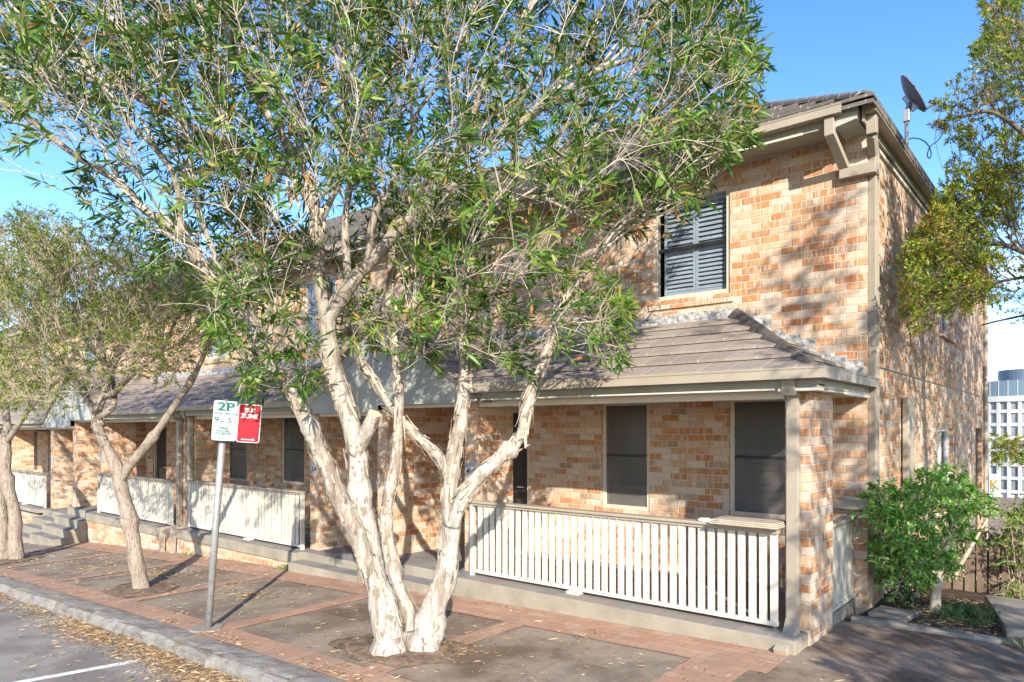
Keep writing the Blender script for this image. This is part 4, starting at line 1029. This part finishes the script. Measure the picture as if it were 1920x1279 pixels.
L_([(12, 830, 13.8), (32, 800, 13.6), (52, 770, 13.5), (80, 740, 13.3), (120, 700, 13.2), (150, 640, 13.2)], 13, 5, .4)
tg = [at(random.uniform(-260, 130), random.uniform(470, 760), random.uniform(12, 15.2)) for k in range(170)]
tg = [q for q in tg if q.y < 7.2]
small_tree('gnarled double-trunked tree at the far left end of the footpath', -16.49, 4.32, lm, tg, at(-10, 760, 13.8), dict(P2, ll=.08, nl=16), lambda p: True, .25)

# --- street tree just outside the picture on the right, whose shade falls across the drive
def free_tree(label, x, y, h, tgc, P, group=None, name='street_tree', keep=lambda p: True, mat='bark', twm='twig'):
    t = thing(name, label, 'tree', (x, y, zg(x)), group); base_ = Vector((x, y, zg(x))); lms = []
    trunk_ = smooth_path([base_ - Vector((0, 0, .1)), base_ + Vector((.05, .03, h * .3)), base_ + Vector((-.05, .08, h * .6)), base_ + Vector((.02, 0, h))], 5)
    lms.append((trunk_, .15, .05, .6))
    for k in range(6):
        a = k * 1.05 + random.random() * .5; p0 = trunk_[int(len(trunk_) * random.uniform(.5, .9))]
        lms.append((smooth_path([p0, p0 + Vector((math.cos(a) * .5, math.sin(a) * .5, .7)), p0 + Vector((math.cos(a) * 1.1, math.sin(a) * 1.1, 1.6))], 5), .05, .015, .3))
    stems(lms, 'trunk', mat, t, .2, 10); tw, lv = crown(lms, tgc, base_ + Vector((0, 0, h * .7)), P, t, keep); tw.build('branches', twm, t); lv.build('crown', t); return t
def blob(c, r, n): 
    out = []
    while len(out) < n:
        p = Vector((random.uniform(-1, 1), random.uniform(-1, 1), random.uniform(-1, 1)))
        if p.length < 1 and random.random() < .35 + p.length: out.append(Vector(c) + Vector((p.x * r[0], p.y * r[1], p.z * r[2])))
    return out
tg = blob((3.7, 3.1, 5.0), (1.9, 1.8, 1.6), 85) + blob((2.6, 3.2, 6.9), (1.0, 1.0, .8), 12) + blob((3.3, 3.3, 2.9), (1.5, 1.5, 1.3), 110)  # unseen crown, low and high blobs added to shade drive and facade
free_tree('street tree standing right of the picture beside the drive', 3.2, 3.9, 3.6, tg, dict(PB, nl=16, ll=.12), 'street trees along the footpath', mat='bark')

# --- the fine leaved tree reaching over the side wall from the right
PALR = [(.26, (.10, .19, .022)), (.28, (.20, .29, .03)), (.20, (.32, .36, .045)), (.12, (.42, .34, .06)), (.12, (.33, .21, .06)), (.06, (.38, .19, .06))]
lm = []
L_([(2140, 1180, 7.6), (2130, 1000, 7.6), (2110, 800, 7.6), (2080, 600, 7.6), (2060, 420, 7.6), (2040, 250, 7.6), (2030, 60, 7.7)], 60, 20, .45)
L_([(2085, 640, 7.6), (2020, 560, 7.7), (1960, 500, 7.8), (1900, 465, 7.85), (1850, 455, 7.9), (1800, 460, 7.9), (1750, 470, 7.9)], 16, 4, .4)
L_([(2070, 540, 7.6), (2000, 530, 7.9), (1930, 520, 8.2), (1870, 530, 8.4), (1800, 560, 8.4)], 12, 4, .4)
L_([(2060, 430, 7.6), (1990, 330, 7.6), (1930, 260, 7.6), (1860, 210, 7.7), (1800, 220, 7.8), (1755, 230, 7.8)], 16, 4, .3)
L_([(2040, 260, 7.6), (1980, 180, 7.5), (1920, 120, 7.5), (1880, 90, 7.5)], 14, 4, .3)
L_([(2080, 600, 7.6), (2010, 600, 8.0), (1940, 590, 8.4), (1880, 600, 8.7), (1840, 610, 8.8)], 10, 3, .4)
L_([(2110, 800, 7.6), (2040, 790, 7.8), (1970, 810, 8.0), (1910, 835, 8.1), (1875, 850, 8.2)], 10, 3, .45)
EDGE_R = [(-200, 1790), (0, 1825), (60, 1838), (120, 1800), (170, 1755), (225, 1735), (280, 1790), (330, 1760), (372, 1745), (400, 1735), (440, 1700), (480, 1682), (530, 1678), (580, 1685), (625, 1690), (640, 1900)]
def keep_r(p):
    u, v, D = proj(p)
    if u > 1850 and 808 < v < 874: return True
    if v > 640 + noise.noise(p * 4) * 10: return False
    if v > 560 and u > 1770 + noise.noise(p * 3) * 40 and u < 1850: return v < 600
    return u > interp(v, EDGE_R) + noise.noise(p * 5) * 14 and p.x > -1.8
tg = []
while len(tg) < 560:
    u = random.uniform(1690, 2260); v = random.uniform(-250, 380); q = at(u, v, random.uniform(6.4, 9.4))
    if u > interp(v, EDGE_R) + 15 and q.x > -1.6 and random.random() < .26 + noise.noise(q * 1.5) * 2.2: tg.append(q)
while len(tg) < 720:
    u = random.uniform(1690, 1865); v = random.uniform(395, 610); q = at(u, v, random.uniform(7.2, 8.6))
    if v > 570 and u > 1750: continue
    if ((u - 1768) / 100) ** 2 + ((v - 490) / 130) ** 2 < 1 and random.random() < .35 + noise.noise(q * 2.4) * 1.6 and q.x > -1.65 and u > interp(v, EDGE_R) + 12: tg.append(q)
tg += blob((2.5, 10.9, 5.6), (1.3, 1.5, 2.2), 120) + blob((1.3, 11.2, 3.9), (.95, 3.0, 2.9), 430) + blob((1.6, 6.9, 4.9), (.8, 1.1, 1.3), 80)  # unseen foliage added off to the right to dapple the side wall
for k in range(34): tg.append(at(random.uniform(1858, 1985), random.uniform(822, 862), random.uniform(7.9, 8.4)))
for k in range(60): tg.append(at(random.uniform(1765, 1910), random.uniform(325, 430), random.uniform(7.3, 8.4)))
for k in range(70): tg.append(at(random.uniform(1860, 2100), random.uniform(400, 620), random.uniform(7.6, 9.6)))
rt = thing('overhanging_tree', 'fine-leaved olive tree with orange tips reaching over the side wall', 'tree', (.95, 9.2, .05))
stems(lm, 'trunk', 'twig3', rt, .2, 10)
PR = dict(tr=.0028, nl=30, nt=5, tl=(.14, .34), ll=.05, lw=.24, pal=PALR, side=.22, sideleaf=.5, tup=.12, lup=.1, along=.8, tipspread=.35)
tw, lv = crown(lm, tg, at(2040, 500, 7.7), PR, rt, keep_r)
tw.build('branches', 'twig3', rt)
# young tips catch orange in patches
for i, p in enumerate(lv.p):
    q = noise.noise(Vector(p) * 2.3)
    if q > .28 and random.random() < .6: lv.c[i] = pick([(.6, (.36, .20, .055)), (.4, (.30, .21, .06))])
lv.build('crown', rt, droop=.05)
# unseen tree added behind it to throw shade along the side wall
tg = blob((2.4, 12.5, 5.2), (1.9, 2.3, 2.6), 240)
tg += blob((2.0, 15.6, 5.0), (1.6, 2.4, 2.6), 190)
free_tree('unseen tall tree right of the side wall, added to shade it', 2.7, 12.6, 3.5, [q for q in tg if proj(q)[0] > 1945 or proj(q)[1] < 250], dict(PR, nl=26, ll=.075), None, 'shade_tree', lambda p: proj(p)[0] > 1935 or proj(p)[1] < 300, 'twig3', 'twig3')

# ------------------------------------------------------------------ shrubs and small plants
PALG = [(.30, (.09, .25, .035)), (.3, (.15, .33, .055)), (.22, (.25, .40, .10)), (.1, (.05, .13, .03)), (.05, (.26, .26, .07))]
def shrub(name, label, foot, stems_, targets, P, cat='shrub', mat='twig', group=None, center=None, keep=lambda p: True):
    t = thing(name, label, cat, foot, group); st_ = stems(stems_, 'stem', mat, t, .15, 8)
    tw, lv = crown(stems_, targets, center or Vector(foot), P, t, keep); tw.build('twigs', mat, t); lv.build('foliage', t, droop=P.get('droop', .12)); return t
lm = []
L_([(1752, 1150, 7.66), (1756, 1100, 7.66), (1762, 1050, 7.66), (1745, 1000, 7.66), (1730, 950, 7.6)], 26, 8, .4)
L_([(1762, 1060, 7.66), (1780, 1010, 7.6), (1790, 960, 7.6)], 12, 6, .3)
L_([(1757, 1080, 7.66), (1710, 1040, 7.55), (1680, 1000, 7.5), (1660, 960, 7.45)], 10, 5, .3)
tg = []
while len(tg) < 118:
    u = random.uniform(1625, 1845); v = random.uniform(895, 1120); D = random.uniform(7.1, 7.95)
    a = ((u - 1730) / 108) ** 2 + ((v - 985) / 95) ** 2
    q = at(u, v, D)
    if (a < 1 or (1645 < u < 1700 and 1040 < v < 1110) or (1790 < u < 1845 and 935 < v < 1010)) and q.x > -1.78 and random.random() < .30 + noise.noise(q * 2.6) * 1.6: tg.append(q)
PSH = dict(tr=.003, nl=18, nt=4, tl=(.10, .28), ll=.06, lw=.40, pal=PALG, side=.16, sideleaf=.9, tup=.1, lup=-.05, along=.5, tipspread=.5, droop=.2)
shrub('leafy_shrub', 'bright green glossy shrub on a short trunk against the side wall', (-1.31, 8.88, .02), lm, tg, PSH, center=at(1755, 1060, 7.66))
PALH = [(.3, (.06, .15, .03)), (.3, (.10, .20, .04)), (.25, (.14, .18, .04)), (.15, (.20, .22, .05))]
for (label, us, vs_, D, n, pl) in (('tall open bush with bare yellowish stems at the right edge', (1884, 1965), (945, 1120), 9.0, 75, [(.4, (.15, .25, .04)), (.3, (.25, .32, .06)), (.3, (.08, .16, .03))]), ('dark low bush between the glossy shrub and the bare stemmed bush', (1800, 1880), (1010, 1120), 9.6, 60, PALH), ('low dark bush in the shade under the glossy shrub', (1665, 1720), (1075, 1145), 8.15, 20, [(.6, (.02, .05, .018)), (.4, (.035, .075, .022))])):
    lm = []; uc = sum(us) / 2; zb = at(uc, vs_[1] + 25, D)
    for k in range(8 if n > 70 else 4):
        u0 = uc + random.uniform(-18, 18); u1 = random.uniform(*us)
        L_([(u0, vs_[1] + 30, D), ((u0 * 2 + u1) / 3 + random.uniform(-6, 6), vs_[1] * .7 + vs_[0] * .3, D), (u1, vs_[0] * .8 + vs_[1] * .2, D + random.uniform(-.2, .2))], 7, 4, .3)
    tg = [at(random.uniform(*us), random.uniform(*vs_), D + random.uniform(-.5, .5)) for k in range(n)]
    shrub('garden_bush', label, (zb.x, zb.y, 0.), lm, [q for q in tg if q.x > -1.75], dict(PSH, pal=pl, nl=13, ll=.05), mat='twig', group=None, center=at(uc, vs_[1], D))
# ferny ground plant
lv = Leaves(); tw = Twigs(); t = thing('fern_plant', 'low feathery green plant at the foot of the glossy shrub', 'plant', (-1.05, 8.75, .02))
for k in range(170):
    p = at(random.uniform(1758, 1868), 1150, 7.4); p = Vector((p.x + random.uniform(-.05, .05), random.uniform(8.35, 9.0), .03)); d = (Vector((0, 0, 1)) + rv() * .9); d.z = abs(d.z); d.normalize(); L = random.uniform(.10, .24)
    pts = bez(p, p + d * L * .6, p + d * L - Vector((0, 0, L * .25)), 4); tw.add(pts, .002, .001)
    for i in range(1, 5):
        for s_ in range(5): lv.add(pts[i] + rv() * .01, d * .5 + rv(), random.uniform(.02, .04), .006, pick([(.5, (.03, .09, .03)), (.5, (.05, .13, .04))]))
tw.build('stalks', 'twig3', t); lv.build('fronds', t)
# fallen grey branch leaning in the garden
tag(MB().tube(smooth_path([at(1788, 1085, 8.4), at(1800, 1060, 8.4), at(1830, 1010, 8.5), at(1850, 975, 8.6), at(1872, 945, 8.7)]), [.034 - .0012 * i for i in range(25)], 10, True, .2).build('leaning_branch', 'twig2', smooth=True), 'bare grey branch leaning up between the glossy shrub and the bushes', 'branch')
# paling fence behind the bushes
f = thing('paling_fence', 'weathered brown paling fence behind the garden bushes', 'fence', (1.2, 10.9, -.1))
M['paling'] = plain('weathered_paling', (.20, .145, .105), .9, .25, 5, bump=.4)
b = MB(); b.box(-1.7, 4.2, 10.93, 10.97, .15, .22); b.box(-1.7, 4.2, 10.93, 10.97, .5, .57); b.build('rail', 'paling', f)
o = None
for i in range(44):
    if o is None: o = MB().box(-.055, .055, -.01, .01, -.5, .66).build('paling', 'paling', f)
    else: o = o.copy(); COL.objects.link(o)
    o.location = (-1.62 + i * .132 - 1.2, 10.915 - 10.9, random.uniform(-.03, .03) + .1); o.rotation_euler = (0, random.uniform(-.02, .02), 0)
# weeds at the wall foot
for (label, x, y, n) in (('small tuft of green weeds at the wall foot behind the sign shadow', -10.0, 6.33, 60), ('tiny tuft of weeds beside the low downpipe', -13.3, 6.3, 25), ('thin yellowish grass tuft by the garden kerb at the right edge', -.35, 7.78, 50)):
    lv = Leaves()
    for k in range(n):
        p = Vector((x + random.gauss(0, .10), y + random.gauss(0, .03), zg(x) + .0)); lv.add(p, Vector((0, 0, 1)) + rv() * .9, random.uniform(.06, .15), .014, pick([(.6, (.16, .22, .06)), (.4, (.30, .27, .12))]))
    o = lv.build('weed_tuft', None); tag(o, label, 'weeds')

# ------------------------------------------------------------------ dry leaves and bark on the ground
lv = Leaves(); PALD = [(.32, (.34, .22, .11)), (.22, (.46, .33, .19)), (.24, (.22, .13, .065)), (.10, (.58, .46, .31)), (.12, (.13, .08, .045))]
def dry(x, y, z, big_=1.):
    a = random.uniform(0, 6.28); lv.add(Vector((x, y, z + random.uniform(.002, .014))), Vector((math.cos(a), math.sin(a), random.uniform(-.03, .35))), random.uniform(.035, .10) * big_, random.uniform(.003, .009), pick(PALD))
for k in range(22000):   # gutter drift along the kerb
    x = random.uniform(-16, -2.5); e = abs(random.gauss(0, 1)); den = .22 + .9 * max(0, .5 + noise.noise(Vector((x * .8, 0, 5))) * 1.4)
    den *= .35
    if -9.2 < x < -4.2: den = den * 1.6 + .35
    if random.random() > den: continue
    y = 3.235 - e * (.12 + .13 * max(0, noise.noise(Vector((x * 1.3, 7, 0))) + .4)); dry(x, y, zg(x) - .15 + max(0, .03 - (3.24 - y) * .12))
for k in range(3600): x = random.uniform(-18, 1.5); y = random.uniform(3.6, 6.35); (noise.noise(Vector((x * .9, y * 1.3, 2))) > -.12 or random.random() < .2) and dry(x, y, zg(x) + .003, random.choice((.6, .8, 1, 1.2)))
for (x, y, r, n) in ((-5.05, 4.4, .5, 520), (-10.4, 4.3, .45, 300), (-16.3, 4.3, .5, 200), (-11.5, 5.0, .6, 420), (-13.5, 4.6, .6, 260), (-8.6, 4.9, .45, 330), (-4.5, 4.75, .3, 160), (-9.6, 5.2, .4, 120)):
    for k in range(n): a = random.uniform(0, 6.28); q = abs(random.gauss(0, r)); xx = x + math.cos(a) * q; yy = y + math.sin(a) * q * .7; yy > 3.6 and dry(xx, yy, zg(xx) + .004)
for k in range(700): x = random.uniform(-9, -3.6); y = random.uniform(1.0, 3.0); (y > 2.2 or random.random() < .12) and noise.noise(Vector((x * .7, y * .7, 9))) > -.05 and dry(x, y, zg(x) - .147)
for k in range(800): x = random.uniform(-9, -3.8); y = 3.58 + abs(random.gauss(0, .06)); noise.noise(Vector((x * 1.1, 3, 4))) > 0 and dry(x, y, zg(x) + .006, .8)
for k in range(2600): x = random.uniform(-1.75, 1.2); y = random.uniform(7.98, 9.6); dry(x, y, .04 + noise.noise(Vector((x * 2, y * 2, 0))) * .05 - max(0, y - 9.5) * .1, 1.1)
struct(lv.build('fallen_leaves', None, 'litter', droop=.12), 'stuff')

# ------------------------------------------------------------------ the town beyond
t = thing('office_building', 'pale round office building with rows of windows and a glass top storey', 'office building', (-11.8, 230.3, -14.5))
M['office'] = plain('office_wall', (.53, .52, .49), .7, .06, .1); M['office_glass'] = plain('office_glass', (.10, .16, .22), .12, .2, .05, spec=.8); M['office_win_hazed'] = plain('office_window_hazed', (.25, .27, .29), .2, .2, .2, spec=.6)  # window colour lightened, distance haze put into it
cx_, cy_, rad = -11.8, 230.3, 20.
def ring(b, r, z0, z1, a0=150, a1=330, n=60):
    for i in range(n):
        th0, th1 = R(a0 + (a1 - a0) * i / n), R(a0 + (a1 - a0) * (i + 1) / n)
        b.poly([(cx_ + r * math.cos(th0), cy_ + r * math.sin(th0), z0), (cx_ + r * math.cos(th1), cy_ + r * math.sin(th1), z0), (cx_ + r * math.cos(th1), cy_ + r * math.sin(th1), z1), (cx_ + r * math.cos(th0), cy_ + r * math.sin(th0), z1)])
b = MB(); ring(b, rad - .5, -16, 9.5)
nw = 28
for i in range(nw):
    th = R(150 + 180 * i / nw); c, s_ = math.cos(th), math.sin(th); e = Vector((-s_, c, 0)); o_ = Vector((c, s_, 0)); p = Vector((cx_, cy_, 0)) + o_ * (rad - .5)
    q = [p - e * .36, p + e * .36, p + e * .36 + o_ * .6, p - e * .36 + o_ * .6]; b.hexa([Vector((v.x, v.y, -16)) for v in q], [Vector((v.x, v.y, 9.5)) for v in q])
for k in range(8):
    zz = -14.0 + 3.3 * k; ring(b, rad + .04, zz, zz + .85)
ring(b, rad + .35, 8.6, 9.9)
b.poly([(cx_ + (rad + .35) * math.cos(R(150 + 3 * i)), cy_ + (rad + .35) * math.sin(R(150 + 3 * i)), 9.9) for i in range(61)])
wall_o = b.build('wall', 'office', t)
b = MB(); ring(b, rad - .9, 9.9, 13.9, n=40)
b.poly([(cx_ + (rad - .9) * math.cos(R(150 + 3 * i)), cy_ + (rad - .9) * math.sin(R(150 + 3 * i)), 13.9) for i in range(61)]); b.build('glass_storey', 'office_glass', t)
b = MB()
for i in range(0, 60, 2):
    th = R(150 + 3 * i); p = Vector((cx_ + (rad - .85) * math.cos(th), cy_ + (rad - .85) * math.sin(th), 0)); b.tube([p + Vector((0, 0, 9.9)), p + Vector((0, 0, 14.0))], .07, 5)
b.build('mullion', 'office', t)
b = MB(); b.tube([(cx_, cy_, 13.8), (cx_, cy_, 17.4)], 7.6, 48); b.build('rooftop_drum', plain('plant_room', (.13, .17, .22), .5, .1, .2), t)
wv = None
for i in range(nw):
    thd = 150 + 180 * (i + .5) / nw; p = Vector((cx_ + (rad - .44) * math.cos(R(thd)), cy_ + (rad - .44) * math.sin(R(thd)), 0))
    if not (1835 < proj(p)[0] < 1935): continue
    for k in range(7):
        if wv is None: wv = MB().box(-.04, .04, -.76, .76, -1.18, 1.18).build('window', 'office_win_hazed', t)
        else: wv = wv.copy(); COL.objects.link(wv)
        wv.rotation_euler = (0, 0, R(thd)); wv.location = (p.x + 11.8, p.y - 230.3, -14.0 + 3.3 * k + 2.08 + 14.5)
pk = Vector((cx_ + (rad + .2) * math.cos(R(239)), cy_ + (rad + .2) * math.sin(R(239)), -9.6))
for q_ in (1880,):
    best = min(range(150, 330), key=lambda a: abs(proj((cx_ + rad * math.cos(R(a)), cy_ + rad * math.sin(R(a)), 0))[0] - 1866) + (0 if math.sin(R(a)) < 0 else 999))
    o_ = Vector((math.cos(R(best)), math.sin(R(best)), 0)); p = Vector((cx_, cy_, 0)) + o_ * (rad + .15); e = Vector((-o_.y, o_.x, 0))
    vs = [p - e * 1.25, p + e * 1.25, p + e * 1.25 + o_ * .3, p - e * 1.25 + o_ * .3]
    sg = MB().hexa([Vector((v.x, v.y, -15.2)) for v in vs], [Vector((v.x, v.y, -9.4)) for v in vs]).build('sign_panel', 'white', t)
    m = Matrix(((e.x, 0, o_.x, p.x + o_.x * .33), (e.y, 0, o_.y, p.y + o_.y * .33), (0, 1, 0, -12.2), (0, 0, 0, 1)))
    text('letter', 'K', 3.4, plain('sign_gold', (.55, .36, .03), .5).name if False else 'sign_gold', sg, m, .05, .03) if M.setdefault('sign_gold', plain('sign_gold', (.55, .36, .03), .5)) else None
# tiled roofs lower down the hill
nb = thing('neighbour_house', 'low house with a brown tiled roof below the office building', 'house', (-1., 44, -4))
M['roof_far'] = tile_mat('brown_far_tile', (.22, .165, .135), .3, (.3, .25, .21))
b = MB(); b.box(-9, 6, 41, 52, -9, -3.7); b.build('wall', 'brick', nb)
def e6(t_): return Vector((-10, 40 + 7 * t_, -3.8 + 2.0 * t_)), Vector((7, 40 + 7 * t_, -3.8 + 2.0 * t_))
courses(MB(), 16, e6, .05).build('roof', 'roof_far', nb)
nb2 = thing('neighbour_house', 'house whose dark eave shows just past the rear downpipe', 'house', (-7, 36, -1))
b = MB(); b.box(-14, -4.8, 34.5, 44, -6, 2.3); b.build('wall', 'sheet', nb2)
def e7(t_): return Vector((-14, 33.5 + 5.5 * t_, 2.3 + 2.2 * t_)), Vector((-3.45 - 4 * t_, 33.5 + 5.5 * t_, 2.3 + 2.2 * t_))
courses(MB(), 10, e7, .05).build('roof', 'roof', nb2)
print('LEAVES', NB)
